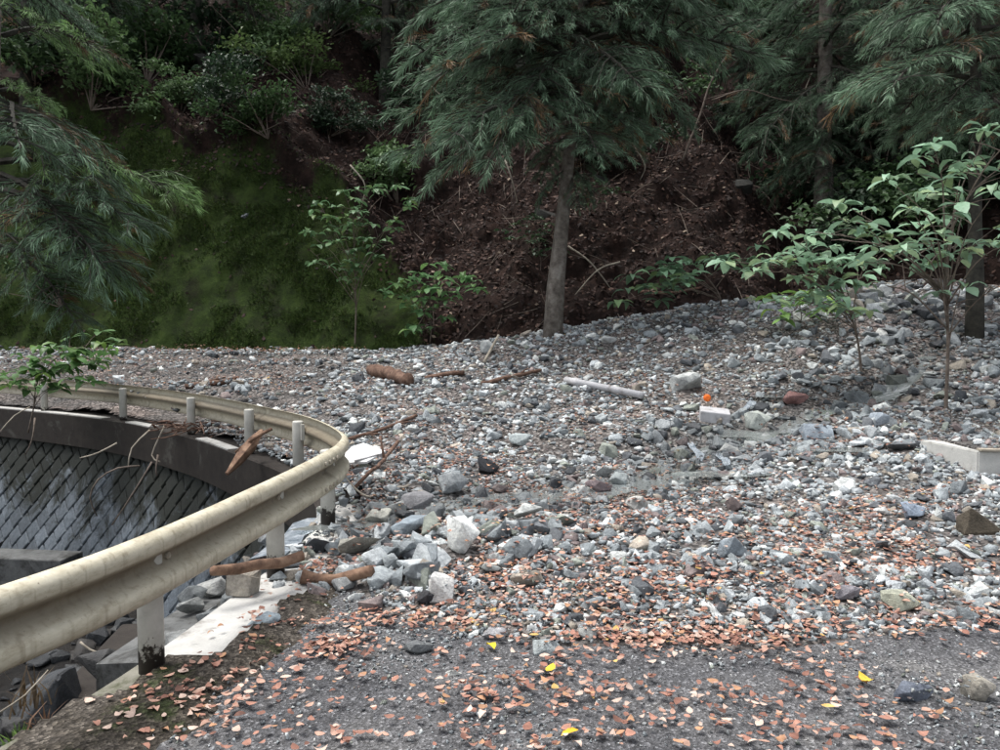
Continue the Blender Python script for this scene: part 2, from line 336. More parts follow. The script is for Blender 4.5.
def H1(x, y): return float(H([x], [y])[0])

def nonuni(lo, hi, core0, core1, fine, coarse):
    return np.concatenate([np.arange(lo, core0, coarse), np.arange(core0, core1, fine), np.arange(core1, hi + coarse, coarse)])
def sheet(name, xs, ys, zf, mat, keep=None, smooth=True):
    X, Y_ = np.meshgrid(xs, ys); Z = zf(X.ravel(), Y_.ravel()); V = np.stack([X.ravel(), Y_.ravel(), Z], 1)
    nx, ny = len(xs), len(ys); i = np.arange(nx * ny).reshape(ny, nx)
    q = np.stack([i[:-1, :-1].ravel(), i[:-1, 1:].ravel(), i[1:, 1:].ravel(), i[1:, :-1].ravel()], 1)
    if keep is not None:
        c = V[q].mean(1); q = q[keep(c)]
    used = np.unique(q); mp_ = np.full(len(V), -1); mp_[used] = np.arange(len(used))
    V = V[used]; q = mp_[q]
    return obj(name, fast_mesh(name, V, q, None, smooth), mat), V, q

road_z = lambda x, y: np.interp(y, [5, 8, 13], [0, .08, .13]) + (fbm(x * 1.5, y * 1.5, 5, 3) - .5) * .02
road, rV, rq = sheet('road', nonuni(-24, 40, -12, 7, .14, .8), nonuni(-14, 24, 1.5, 17, .14, .5), road_z, M['asphalt'], lambda c: (signed(c[:, 0], c[:, 1]) > .03))
tag(road, kind='structure')
bed, bV, bq = sheet('debris_ground', nonuni(-22, 20, -12, 9, .12, .5), nonuni(3, 26, 3.4, 20, .11, .5), H, M['bed'],
                    lambda c: (signed(c[:, 0], c[:, 1]) > np.where(c[:, 1] > 7.3, -.02 + .1 * fbm(c[:, 0] * 3, c[:, 1] * 3, 6), .12)) & (c[:, 2] > -.12))
tag(bed, kind='structure')

vz = lambda x, y: .034 + .04 * (fbm(x * 5, y * 5, 71) - .2) - .07 * sstep(.12, .5, signed(x, y) + .25 * (fbm(x * 4, y * 4, 74) - .5))
verge, vV, vq = sheet('verge_soil', np.arange(-2.6, -.7, .035), np.arange(1.6, 5.2, .035), vz, M['verge'],
    lambda c: (signed(c[:, 0], c[:, 1]) > np.where(c[:, 1] < 3.72, -.13, .10 + .08 * sstep(3.7, 4.6, c[:, 1])) + .30 * (fbm(c[:, 0] * 4, c[:, 1] * 4, 72) - .5)) & (signed(c[:, 0], c[:, 1]) < .8))
tag(verge, kind='structure')

# ------------------------------------------------------------------ hillside and mossy bank (profile surface)
_bx = [-40, -20, -12, -8, -4.2, -1, .9, 3, 5, 6.5, 8.5, 11, 14, 20, 40]
_by = [25, 22, 20.6, 20, 19.2, 18.2, 17.5, 17.5, 17.2, 17.6, 19.6, 16.6, 13, 9, -2]
_bz = [.6, .8, 1.0, 1.0, 1.0, 1.25, 1.5, 1.8, 2.05, 2.1, 2.7, 2.0, 1.2, .5, .3]
def yb(x): return np.interp(x, _bx, _by)
def zb(x): return np.interp(x, _bx, _bz) - .25
def Lm(x): return np.interp(x, [-40, -14, -11, -7.5, -5, -3.4, -2.2, -1.3], [8.0, 8.0, 7.6, 6.2, 5.2, 4.3, 2.2, 0.0])
def hill(x, q):
    x = np.asarray(x, float); q = np.asarray(q, float)
    L = Lm(x) * (1 + .25 * (fbm(x * .8, x * 0 + 3, 41) - .5)); s1 = math.radians(66)
    sl = np.radians(np.interp(x, [-40, -3, 2, 6, 8.5, 11, 16, 40], [37, 38, 42, 40, 27, 40, 40, 36]))
    q1 = np.minimum(q, L); q2 = np.maximum(q - L, 0)
    y = yb(x) + q1 * math.cos(s1) + q2 * np.cos(sl); z = zb(x) + q1 * math.sin(s1) + q2 * np.sin(sl)
    n = (fbm(x * .45, q * .45, 21) - .5) * 1.5 + (fbm(x * 1.7, q * 1.4, 23) - .5) * .85 + (fbm(x * 5, q * 5, 29, 3) - .5) * .17
    gul = -1.0 * np.exp(-((x + 2.2 + .12 * q) / .8) ** 2) * sstep(.5, 3, q)
    ledge = .55 * sstep(.0, .25, q - L) * (1 - sstep(.25, 1.6, q - L)) * sstep(-1.5, -4, x)
    n = n * sstep(-.8, 1.0, q) * (1 - .55 * sstep(-1.5, -3, x) * (1 - sstep(-.3, .6, q - L))) + gul + ledge
    return x, y - n * .62, z + n * .78, L
hx = nonuni(-40, 40, -13, 13, .16, 1.0); hq = np.concatenate([np.arange(-1.2, 18, .16), np.arange(18, 52, .8)])
HX, HQ = np.meshgrid(hx, hq); x_, y_, z_, L_ = hill(HX.ravel(), HQ.ravel()); HV = np.stack([x_, y_, z_], 1)
ii = np.arange(len(HV)).reshape(len(hq), len(hx)); hqd = np.stack([ii[:-1, :-1].ravel(), ii[:-1, 1:].ravel(), ii[1:, 1:].ravel(), ii[1:, :-1].ravel()], 1)
qc = HQ.ravel()[hqd].mean(1); xc = HX.ravel()[hqd].mean(1)
edge = L_[hqd].mean(1) + (fbm(xc * 1.1, qc * 1.1, 77) - .5) * 1.6
mossm = (qc < edge) & (xc < -1.7 + (fbm(xc, qc, 5) - .5) * 2.4)
_mw = sstep(.9, -.9, HQ.ravel() - (L_ + (fbm(HX.ravel() * 1.1, HQ.ravel() * 1.1, 77) - .5) * 1.6)) * sstep(-.9, -2.6, HX.ravel() - (fbm(HX.ravel(), HQ.ravel(), 5) - .5) * 2.4)
HC = np.stack([_mw, _mw, _mw, np.ones_like(_mw)], 1)
def sub(name, q, mat, smooth=True):
    u = np.unique(q); mp_ = np.full(len(HV), -1); mp_[u] = np.arange(len(u)); return obj(name, fast_mesh(name, HV[u], mp_[q], HC[u], smooth), mat)
hillside = tag(sub('hillside', hqd[~mossm], M['hill']), kind='structure')
mossbank = tag(sub('mossy_bank', hqd[mossm], M['hill']), kind='structure')

# gully floor
def gz(x, y): return -2.35 + (fbm(np.asarray(x) * .9, np.asarray(y) * .9, 61) - .5) * .7 + .5 * sstep(-2.5, -1.2, x)
gfloor, gV, gq = sheet('gully_floor', nonuni(-26, -.6, -11, -.8, .2, .8), nonuni(-14, 19, 2, 15, .2, .8), gz, M['soil'], lambda c: signed(c[:, 0], c[:, 1]) < .25)
tag(gfloor, kind='structure')

bvh = BVHTree.FromPolygons([tuple(v) for v in np.vstack([bV, HV, rV, gV])],
                           [tuple(int(k) for k in q) for q in np.vstack([bq, hqd + len(bV), rq + len(bV) + len(HV), gq + len(bV) + len(HV) + len(rV)])])
def G(px, py):
    loc, nrm, i, d = bvh.ray_cast(Vector((0, 0, CAM_H)), ray(px, py).normalized())
    if loc is None: loc = Vector((0, 0, CAM_H)) + ray(px, py) * ((CAM_H - .03) / -ray(px, py).z)      # the coping strip
    return loc
def px_of(v):
    c, s = math.cos(PITCH), math.sin(PITCH); d = Vector(v) - Vector((0, 0, CAM_H)); zc = d.y * c - d.z * s; yc = d.y * s + d.z * c
    return (500 + F * d.x / zc, 375 - F * yc / zc, zc) if zc > .1 else (-999, -999, zc)

# surface height buffer of road + debris + stones, so that stones and leaves rest on what lies below them
BX0, BY0, BR = -3.0, 2.4, .03; BNX, BNY = int(17 / BR), int(19 / BR)
_gx, _gy = np.meshgrid(BX0 + np.arange(BNX) * BR, BY0 + np.arange(BNY) * BR)
HB0 = np.maximum(H(_gx.ravel(), _gy.ravel()), road_z(_gx.ravel(), _gy.ravel())).reshape(BNY, BNX)
HB = HB0.copy()
def bidx(x, y): return np.clip(((np.asarray(y) - BY0) / BR).astype(int), 0, BNY - 1), np.clip(((np.asarray(x) - BX0) / BR).astype(int), 0, BNX - 1)
def hb(x, y): j, i = bidx(x, y); return HB[j, i]
def hb0(x, y): j, i = bidx(x, y); return HB0[j, i]
def splat(x, y, r, ztop):
    j, i = bidx(x, y); k = max(0, int(r / BR))
    j0, j1, i0, i1 = max(0, j - k), min(BNY, j + k + 1), max(0, i - k), min(BNX, i + k + 1)
    yy, xx = np.ogrid[j0 - j:j1 - j, i0 - i:i1 - i]; d = (xx * xx + yy * yy) / max(1, k * k)
    base = HB0[j0:j1, i0:i1]; z = base + (ztop - base) * np.sqrt(np.clip(1 - d, 0, 1)); HB[j0:j1, i0:i1] = np.maximum(HB[j0:j1, i0:i1], z)

# ------------------------------------------------------------------ stamping many small pieces into one mesh
def rots(rx, ry, rz):
    cx, sx, cy, sy, cz, sz = np.cos(rx), np.sin(rx), np.cos(ry), np.sin(ry), np.cos(rz), np.sin(rz); o = np.zeros_like(cx)
    Rx = np.stack([np.stack([o + 1, o, o], -1), np.stack([o, cx, -sx], -1), np.stack([o, sx, cx], -1)], -2)
    Ry = np.stack([np.stack([cy, o, sy], -1), np.stack([o, o + 1, o], -1), np.stack([-sy, o, cy], -1)], -2)
    Rz = np.stack([np.stack([cz, -sz, o], -1), np.stack([sz, cz, o], -1), np.stack([o, o, o + 1], -1)], -2)
    return Rz @ Ry @ Rx
def stamp(name, variants, pos, R, scl, cols, mat, smooth=False):
    """variants: list of (V, F) with triangles; scl (n,3)"""
    VV, FF, CC, off = [], [], [], 0; pick = np.arange(len(pos)) % len(variants)
    for k, (bv, bf) in enumerate(variants):
        s = pick == k; n = int(s.sum())
        if not n: continue
        v = np.einsum('nij,nvj->nvi', R[s], bv[None] * scl[s][:, None]) + pos[s][:, None]
        VV.append(v.reshape(-1, 3)); FF.append((bf[None] + (np.arange(n) * len(bv))[:, None, None]).reshape(-1, 3) + off)
        CC.append(np.repeat(cols[s], len(bv), 0)); off += n * len(bv)
    return obj(name, fast_mesh(name, np.vstack(VV), np.vstack(FF), np.vstack(CC), smooth), mat)

def hull_rock(seed, npts, bev=0, flat=.6):
    r = random.Random(seed); bm = bmesh.new()
    for i in range(npts):
        v = Vector((r.gauss(0, 1), r.gauss(0, 1), r.gauss(0, 1))).normalized()
        k = max(abs(v.x), abs(v.y), abs(v.z)); v = v * (.55 + .45 * .72 / max(k, .6)) * r.uniform(.8, 1.0)
        bm.verts.new((v.x, v.y * r.uniform(.7, .85), v.z * flat))
    h = bmesh.ops.convex_hull(bm, input=bm.verts[:])
    bmesh.ops.delete(bm, geom=list({g for g in h['geom_interior'] + h['geom_unused'] if isinstance(g, bmesh.types.BMVert)}), context='VERTS')
    if bev:
        bmesh.ops.dissolve_limit(bm, angle_limit=math.radians(14), verts=bm.verts[:], edges=bm.edges[:])
        bmesh.ops.bevel(bm, geom=bm.edges[:], offset=bev, segments=2, profile=.55, affect='EDGES')
    bmesh.ops.triangulate(bm, faces=bm.faces[:])
    if bev:
        bmesh.ops.subdivide_edges(bm, edges=[e for e in bm.edges if e.calc_length() > .3], cuts=1); bmesh.ops.triangulate(bm, faces=bm.faces[:])
        from mathutils import noise as mn
        for v in bm.verts: v.co *= 1 + .13 * mn.noise(v.co * 2.3 + Vector((seed, 0, 0))) + .05 * mn.noise(v.co * 6 + Vector((0, seed, 0)))
    bm.verts.index_update()
    V = np.array([v.co for v in bm.verts]); Fq = np.array([[v.index for v in f.verts] for f in bm.faces]); bm.free()
    V = V - (V.max(0) + V.min(0)) / 2; s = np.abs(V[:, :2]).max(); return V / s * .5, Fq          # about 1 m across
SMALL = [hull_rock(i, 11 + i % 5, 0, random.uniform(.5, .8)) for i in range(14)]
MEDV = [hull_rock(40 + i, 12 + i % 6, .03, random.uniform(.5, .8)) for i in range(10)]
BIGV = [hull_rock(100 + i, 11 + i % 6, .035, random.uniform(.55, .85)) for i in range(14)]
def block_rock(seed):
    r = random.Random(seed); bm = bmesh.new()
    for x in (-1, 1):
        for y in (-1, 1):
            for z in (-1, 1):
                for k in range(2): bm.verts.new((x * r.uniform(.36, .5), y * r.uniform(.32, .46), z * r.uniform(.26, .4)))
    h = bmesh.ops.convex_hull(bm, input=bm.verts[:]); bmesh.ops.delete(bm, geom=list({g for g in h['geom_interior'] + h['geom_unused'] if isinstance(g, bmesh.types.BMVert)}), context='VERTS')
    bmesh.ops.bevel(bm, geom=bm.edges[:], offset=.025, segments=2, affect='EDGES'); bmesh.ops.triangulate(bm, faces=bm.faces[:]); bm.verts.index_update()
    V = np.array([v.co for v in bm.verts]); Fq = np.array([[v.index for v in f.verts] for f in bm.faces]); bm.free(); V = V - (V.max(0) + V.min(0)) / 2; return V / np.abs(V[:, :2]).max() * .5, Fq
BIGV += [block_rock(i) for i in range(3)]
BIG = []
for i, (v, f) in enumerate(BIGV):
    me = fast_mesh('rock_mesh', v, f, None, True); me.materials.append(M['rock'])
    me.set_sharp_from_angle(angle=math.radians(28)); BIG.append(me)

PAL = np.array([(.25, .275, .285), (.175, .195, .205), (.36, .385, .395), (.10, .108, .117), (.48, .50, .49), (.19, .155, .15), (.28, .25, .21), (.22, .24, .21), (.06, .066, .073), (.60, .61, .59)])
PALP = np.array([.20, .17, .17, .10, .10, .07, .06, .05, .05, .03])
def rock_cols(n, wet=None):
    c = PAL[RNG.choice(len(PAL), n, p=PALP)] * RNG.uniform(.95, 1.45, (n, 1)); dry = np.ones(n) if wet is None else 1 - wet
    c = c * (.42 + .58 * dry)[:, None]                       # wet stone is a darker stone
    return np.concatenate([c, dry[:, None]], 1)
def wetness(x, y): return np.clip(1.15 - stream_d(x, y) / .75, 0, .95) * (np.asarray(y) > 5.6)

NROCK = 0
def rock(loc, size, col, rz=None, tilt=.25, label=None, group=None, var=None, dry=1, sc=(1, 1, 1), name='rock', cat='rock'):
    global NROCK; NROCK += 1
    o = obj(name, BIG[NROCK % 14 if var is None else var], None, None, loc, (random.uniform(-tilt, tilt), random.uniform(-tilt, tilt), random.uniform(0, 6.28) if rz is None else rz), tuple(size * s for s in sc))
    o.color = (*col, dry); return tag(o, label, cat, group)

# --- stones that stand out, each where the photograph shows it: px, py of its foot centre, width in px, colour, label, shape scale
KEEPOUT = []
NOTE = [
 (457, 556, 46, (.74, .76, .74), 'largest white angular boulder on the debris, right of the guardrail bend', (1, .9, 1.3)),
 (440, 604, 30, (.62, .62, .60), 'pale rock tipped on its side over a black stone below the white boulder', (.9, .8, 1.35)),
 (425, 606, 20, (.05, .05, .055), 'black stone wedged under the tipped pale rock', (1, 1, 1)),
 (527, 521, 30, (.50, .52, .50), 'pale grey wedge rock at the near edge of the wet gravel', (1, .8, .95)),
 (407, 537, 44, (.27, .32, .36), 'broad blue-grey slab lying left of the white boulder', (1, .8, .6)),
 (357, 556, 42, (.40, .39, .34), 'flat tan slab beside the leaf-strewn concrete edge', (1, .8, .6)),
 (418, 511, 34, (.20, .20, .21), 'dark flat-topped rock behind the blue-grey slab', (1, .8, .75)),
 (453, 496, 30, (.25, .27, .28), 'rounded grey rock behind the dark flat-topped one', (1, .9, 1)),
 (600, 494, 28, (.19, .15, .155), 'purple-brown rock with a pale top at the pool end', (1, .8, .9)),
 (619, 486, 18, (.28, .31, .31), 'small round grey rock touching the purple-brown one', (1, 1, 1.2)),
 (639, 511, 24, (.40, .40, .38), 'grey rock with a white upper half beside the pool', (1, .8, 1)),
 (738, 557, 36, (.26, .30, .33), 'smooth blue-grey oval rock amid the pebbles', (1, .65, .8)),
 (918, 520, 30, (.26, .31, .38), 'sharp bluish slab rock left of the white concrete block', (1, .8, .9)),
 (922, 705, 42, (.15, .17, .21), 'dark slate rock lying alone on the asphalt', (1, .8, .95)),
 (980, 703, 42, (.30, .28, .24), 'tan angular rock on the asphalt near the right edge', (1, .9, 1)),
 (905, 613, 36, (.34, .35, .28), 'greenish tan rock at the debris edge', (1, .8, .75)),
 (850, 603, 28, (.21, .20, .22), 'purple-grey rock just left of the greenish tan one', (1, .7, .8)),
 (228, 667, 34, (.17, .19, .20), 'dark grey rock on the road side of the white coping', (1, .8, .85)),
 (259, 631, 36, (.28, .33, .36), 'blue-grey rock on the white coping below the tan boulder', (1, .8, .75)),
 (245, 598, 44, (.36, .33, .285), 'squarish tan boulder on the coping under a log', (1, .9, 1.15)),
 (207, 607, 26, (.05, .055, .06), 'black wet rock on the ledge below the guardrail', (1, 1, 1.1)),
 (547, 657, 32, (.38, .42, .42), 'mottled pale rock at the front edge of the debris', (1, .8, .8)),
 (418, 655, 30, (.14, .15, .155), 'dark wedge rock at the front edge of the debris', (1, .8, .85)),
 (494, 641, 24, (.36, .36, .37), 'lilac grey rock beside a heap of leaves', (1, .8, .9)),
 (590, 641, 24, (.38, .39, .37), 'pale pointed rock among leaves at the debris front', (1, .8, .9)),
 (453, 676, 16, (.66, .67, .63), 'small white stone alone on the asphalt', (1, .7, .6)),
 (488, 475, 24, (.035, .037, .042), 'black angular rock in the middle of the debris', (1, .9, 1)),
 (800, 408, 28, (.27, .15, .14), 'reddish rock beside the upper stream pool', (1, .8, .85)),
 (757, 434, 34, (.40, .43, .40), 'pale green-grey boulder beside the white water', (1, .8, .9)),
 (820, 440, 32, (.25, .29, .33), 'blue-grey boulder right of the pale stream boulder', (1, .8, .8)),
 (880, 429, 26, (.28, .32, .36), 'bluish rock behind the lone sapling stem', (1, .8, .9)),
 (905, 452, 28, (.15, .16, .17), 'dark flat rock beneath the lone sapling', (1, .8, .6)),
 (688, 392, 30, (.42, .44, .43), 'pale block behind the orange marker', (1, .8, .9)),
 (606, 478, 18, (.30, .32, .32), 'light grey rock behind the purple-brown rock', (1, .8, .8)),
 (520, 447, 22, (.36, .40, .40), 'pale oval rock below the grey pipe', (1, .7, .8)),
 (345, 592, 26, (.25, .26, .26), 'grey rock pinned under the shorter tan log', (1, .8, .7)),
 (490, 575, 24, (.35, .38, .37), 'light grey rock right of the tipped pale rock', (1, .8, .7)),
 (377, 525, 26, (.35, .35, .31), 'tan rock behind the flat tan slab', (1, .8, .9)),
 (320, 482, 20, (.28, .22, .22), 'brownish rock between the guardrail posts at the bend', (1, .8, .8)),
 (985, 535, 40, (.09, .075, .055), 'mossy brown rock cut by the right edge', (1, .9, 1.0)),
 (803, 322, 18, (.55, .56, .53), 'white stone perched at the foot of the leafy shrub', (1, .8, .9)),
 (610, 345, 16, (.50, .51, .50), 'white stone on the bank right of the cedar trunk', (1, .8, .9)),
 (485, 356, 22, (.36, .38, .38), 'pale stone by the leaning splinter', (1, .8, 1.0)),
]
for i, (px, py, w, c, lab, sc) in enumerate(NOTE):
    g_ = G(px, py)
    if g_ is None: continue
    size = w / F * g_.y * 1.05; x, y = g_.x, g_.y + size * .3; z = float(hb0(x, y)) if BX0 < x else g_.z
    if px < 262 and py > 580: z = -.02 if px > 220 else -.12
    h = size * .5 * sc[2] * .7
    KEEPOUT.append((x, y, size)); rock((x, y, z + h * .5 + (.02 if 4.4 < y else 0)), size, c, random.uniform(-.5, .5), .15, lab, var=15 if lab.startswith('squarish') else 1 if lab.startswith('largest') else None, sc=sc, dry=.4 if wetness(np.array([x]), np.array([y]))[0] > .5 else 1)
    splat(x, y, size * .5, z + h * 1.5)

# --- all the other stones
def scatter(n, smin, smax, ymin, ymax, pw, polar=True, k=2.2):
    u = RNG.random(n * 3); Y_ = (ymin ** pw + u * (ymax ** pw - ymin ** pw)) ** (1 / pw)
    px = RNG.uniform(-20, 1090, n * 3); x = (px - 500) / F * Y_
    s = smin * (smax / smin) ** (RNG.random(n * 3) ** k)
    sdv = signed(x, Y_); ok = ((sdv > .2 + s * .5) | ((Y_ > 4.8) & (Y_ < 6.9) & (sdv > -.2) & (RNG.random(n * 3) < .7)) | ((Y_ > 6.9) & (sdv > -.12 + s * .4) & (s < .12))) & (Y_ < yb(x) + .5) & ((H(x, Y_) > road_z(x, Y_) - .025 + .05 * fbm(x * 4, Y_ * 4, 8)))
    soil = fbm(x * .7 + 5, Y_ * .9, 90); ok &= RNG.random(n * 3) < np.where(soil > .6, .6, 1)
    i = np.nonzero(ok)[0][:n]; return x[i], Y_[i], s[i]
xs_, ys_, ss_ = [], [], []
for a in [(420, .13, .25, 4.7, 17.5, 1.5, True, 2.0), (2700, .06, .15, 4.2, 9.5, 1.2, True, 2.2), (5500, .065, .16, 8.0, 19, 1.4, True, 2.4), (21000, .04, .08, 4.05, 19, 1.15), (13000, .024, .042, 4.0, 11, .8), (3000, .08, .2, 10, 20, 2)]:
    x, y, s = scatter(*a); xs_.append(x); ys_.append(y); ss_.append(s)
for a in [(1500, .06, .14, 8, 20, 1.6)]:   # along the far rail
    x, y, s = scatter(*a); xs_.append(x); ys_.append(y); ss_.append(s)
# heap of larger stones around the bend, on the bank by the ravine and along the stream
for (cx, cy, sx, sy, n, a, b_) in [(-.72, 5.5, .38, .55, 130, .11, .27), (-1.0, 4.95, .14, .2, 26, .08, .17), (-.4, 6.0, .6, .6, 55, .1, .25), (-.8, 7.0, .5, .5, 30, .1, .2), (2.9, 9.9, 1.1, .8, 110, .12, .26), (5.8, 12.5, 1.4, 1.5, 160, .13, .3), (7.6, 15.5, 1.2, 1.6, 170, .16, .42), (4.6, 9.6, 1.2, .7, 70, .12, .26), (2.5, 15.4, 1.8, 1.2, 120, .12, .26), (6.5, 15.9, 1.0, .9, 90, .16, .34)]:
    x = RNG.normal(cx, sx, n); y = RNG.normal(cy, sy, n); ok = (signed(x, y) > .2) & (y > 4.5) & (y < yb(x) + 1.2)
    xs_.append(x[ok]); ys_.append(y[ok]); ss_.append(RNG.uniform(a, b_, ok.sum()))
X = np.concatenate(xs_); Yr = np.concatenate(ys_); S = np.concatenate(ss_)
o_ = np.argsort(-S); X, Yr, S = X[o_], Yr[o_], S[o_]
ok = np.ones(len(X), bool)
for (kx, ky, ks) in KEEPOUT:
    d = np.hypot(X - kx, (Yr - ky)); ok &= (d > ks * .42 + S * .4); fr = (abs(X - kx) < ks * .45) & (ky - Yr > 0) & (ky - Yr < ks * 1.3); ok &= ~(fr & (S > ks * .38))
X, Yr, S = X[ok], Yr[ok], S[ok]
Zr = np.empty(len(X)); keep = np.ones(len(X), bool)
for k in range(len(X)):
    top, base = float(hb(X[k], Yr[k])), float(hb0(X[k], Yr[k]))
    if top > base + S[k] * .45 and (S[k] > .07 or random.random() < .7): 
        if random.random() < .88: keep[k] = False; continue
    z = base + (top - base) * .5; Zr[k] = z + S[k] * random.uniform(.05, .18); splat(X[k], Yr[k], S[k] * .45, Zr[k] + S[k] * .28)
X, Yr, S, Zr = X[keep], Yr[keep], S[keep], Zr[keep]
wet = wetness(X, Yr); wet = np.maximum(wet, .75 * sstep(5.2, 7.2, X) * sstep(11, 14, Yr) * (RNG.random(len(X)) < .7))
CR = rock_cols(len(X), wet)
app = S / Yr; pxs = 500 + F * X / Yr; app[(pxs < 5) | (pxs > 995)] = 0
# a stone that lies behind the rail does not show
top300 = np.argsort(-app)[:300 - len(NOTE) - 76]; single = np.zeros(len(X), bool); single[top300] = True
def zone(x, y, c):
    l = sum(c) / 3; hue = 'black' if l < .08 else 'dark grey' if l < .17 else 'white' if l > .48 else 'brownish' if c[0] > c[2] * 1.12 else 'pale grey' if l > .33 else 'blue-grey' if c[2] > c[0] * 1.1 else 'mid grey'
    if y > 13.2 and x > 4.2: return hue + ' stone in the steep rubble bank under the leafy shrubs', 'stones of the rubble bank by the ravine'
    if float(stream_d(np.array([x]), np.array([y]))[0]) < .9 and y > 6.8: return 'wet ' + hue + ' stone edging the stream ' + ('above' if y > 9.6 else 'below') + ' the pale concrete slab', 'stones along the stream'
    if y > 11: return hue + ' stone in the far debris ' + ('left' if x < 1 else 'right') + ' of the central trunk', 'stones of the far debris'
    if x < .1 and y < 8: return hue + ' stone heaped ' + ('right at' if x < -.6 else 'a little right of') + ' the guardrail bend', 'stones heaped by the guardrail bend'
    if y < 5.4: return hue + ' stone at the front edge of the debris, ' + ('left' if x < .7 else 'middle' if x < 2 else 'right'), 'stones at the debris front'
    return hue + ' stone among leaves in mid debris, ' + ('left of' if x < 1.4 else 'below' if x < 3 else 'right of') + ' the stream outlet', 'stones in the middle of the debris'
for k in np.nonzero(single)[0]:
    lab, grp = zone(X[k], Yr[k], CR[k, :3]); rock((X[k], Yr[k], Zr[k]), S[k], CR[k, :3], None, .35, lab, grp, dry=CR[k, 3], sc=(1, random.uniform(.75, 1), random.uniform(.75, 1.15)))
m_ = ~single
def rubble(name, sel, variants, smooth=False):
    n = int(sel.sum()); R = rots(RNG.uniform(-.45, .45, n), RNG.uniform(-.45, .45, n), RNG.uniform(0, 6.28, n))
    sc = S[sel][:, None] * np.stack([RNG.uniform(.95, 1.15, n), RNG.uniform(.7, 1.05, n), RNG.uniform(.65, 1.15, n)], 1)
    return stamp(name, variants, np.stack([X[sel], Yr[sel], Zr[sel]], 1), R, sc, CR[sel], M['rubble'], smooth)
near = m_ & (app > .0115)
tag(rubble('rubble', near, MEDV), 'mixed grey rubble of fist-sized stones covering the road', 'rubble', kind='stuff')
tag(rubble('gravel', m_ & ~near, SMALL), 'small grey gravel and pebbles washed over the road', 'gravel', kind='stuff')
# grit on the asphalt in front
n = 16000; Y_ = RNG.uniform(2.7, 4.9, n); x = (RNG.uniform(0, 1050, n) - 500) / F * Y_; d = fbm(x * 1.6, Y_ * 1.6, 33)
ok = (RNG.random(n) < sstep(.35, .65, d) + .1) & (signed(x, Y_) > .22); x, Y_ = x[ok], Y_[ok]; n = len(x)
s = .007 + .022 * RNG.random(n) ** 2.2; GR = [hull_rock(200 + i, 7, 0, .7) for i in range(5)]
tag(stamp('grit', GR, np.stack([x, Y_, hb(x, Y_) + s * .15], 1), rots(RNG.uniform(-.5, .5, n), RNG.uniform(-.5, .5, n), RNG.uniform(0, 6.28, n)), np.repeat(s[:, None], 3, 1), rock_cols(n), M['rubble']),
    'fine grey grit strewn over the asphalt', 'grit', kind='stuff')

# ------------------------------------------------------------------ dead leaves
def leaf_shape(curl, fold, wid=.3, bend=0):
    V = [(-.5, 0, 0)]
    for t, w in ((.2, wid * .72), (.48, wid), (.76, wid * .66)):
        x = t - .5; z = curl * ((t - .5) ** 2) * 2 ; sx = bend * t
        V += [(x, sx, z), (x, sx + w, z + fold * w), (x, sx - w, z + fold * w * .8)]
    V.append((.5, bend, curl * .5)); V[0] = (-.5, 0, curl * .5)
    Fc = [(0, 3, 1), (0, 1, 2), (1, 3, 6), (1, 6, 4), (1, 4, 5), (1, 5, 2), (4, 6, 9), (4, 9, 7), (4, 7, 8), (4, 8, 5), (7, 9, 10), (7, 10, 8)]
    return np.array(V, float), np.array(Fc)
DL = [leaf_shape(random.uniform(-.5, .6), random.uniform(-.45, .55), random.uniform(.24, .4), random.uniform(-.18, .18)) for i in range(8)]
LP = np.array([(.47, .29, .22), (.37, .19, .14), (.60, .45, .37), (.27, .13, .095), (.43, .24, .14), (.16, .08, .06), (.56, .37, .13)]); LPP = [.23, .23, .15, .18, .10, .10, .01]
def leaf_pts(n, y0, y1, thr, soft, seed, fr=1.4, pw=.6):
    Y_ = (y0 ** pw + RNG.random(n) * (y1 ** pw - y0 ** pw)) ** (1 / pw); x = (RNG.uniform(20, 1060, n) - 500) / F * Y_
    d = fbm(x * fr, Y_ * fr * 1.2, seed); ok = (RNG.random(n) < sstep(thr, thr + soft, d)) & (signed(x, Y_) > .0) & (Y_ < yb(x) + .3); return x[ok], Y_[ok]
lx, ly = [], []
for a in [(2900, 2.7, 4.4, .37, .45, 301), (20000, 4.2, 9.2, .38, .3, 302), (1400, 3.0, 4.6, .55, .1, 303, 2.0), (16000, 8.5, 19.5, .40, .3, 304, .9, 1.2)]:
    x, y = leaf_pts(*a); lx.append(x); ly.append(y)
for (cx, cy, sx, sy, n) in [(.75, 4.02, .3, .11, 300), (1.15, 4.05, .2, .08, 100), (1.9, 4.2, .35, .1, 160), (.15, 4.35, .35, .15, 170), (.05, 3.45, .3, .13, 130), (-.85, 3.9, .1, .08, 110), (-1.25, 3.25, .25, .16, 150), (-1.05, 3.6, .2, .15, 60), (-1.28, 4.2, .1, .3, 50), (1.3, 5.0, .8, .3, 260), (2.8, 5.2, .7, .35, 240), (.0, 5.6, .3, .2, 90), (.7, 7.2, .35, .15, 130), (-1.12, 5.2, .1, .25, 70)]:
    lx.append(RNG.normal(cx, sx, n)); ly.append(RNG.normal(cy, sy, n))
lx, ly = np.concatenate(lx), np.concatenate(ly); ok = signed(lx, ly) > -.15; lx, ly = lx[ok], ly[ok]; n = len(lx)
ls = (.024 + .034 * RNG.random(n) ** 1.3) * np.where(ly > 9, 1.35, 1); lz = np.maximum(hb(lx, ly), np.where((lx < -.7) & (ly < 5.2), np.maximum(vz(lx, ly), .024), .02)) + .006 + RNG.random(n) * .012
dry_ = LP[RNG.choice(len(LP), n, p=LPP)] * RNG.uniform(.75, 1.12, (n, 1)); dry_ = np.where((stream_d(lx, ly) < .55)[:, None], dry_ * .5, dry_)
dry_ = np.where((ly > 9)[:, None], dry_ * .72, dry_)
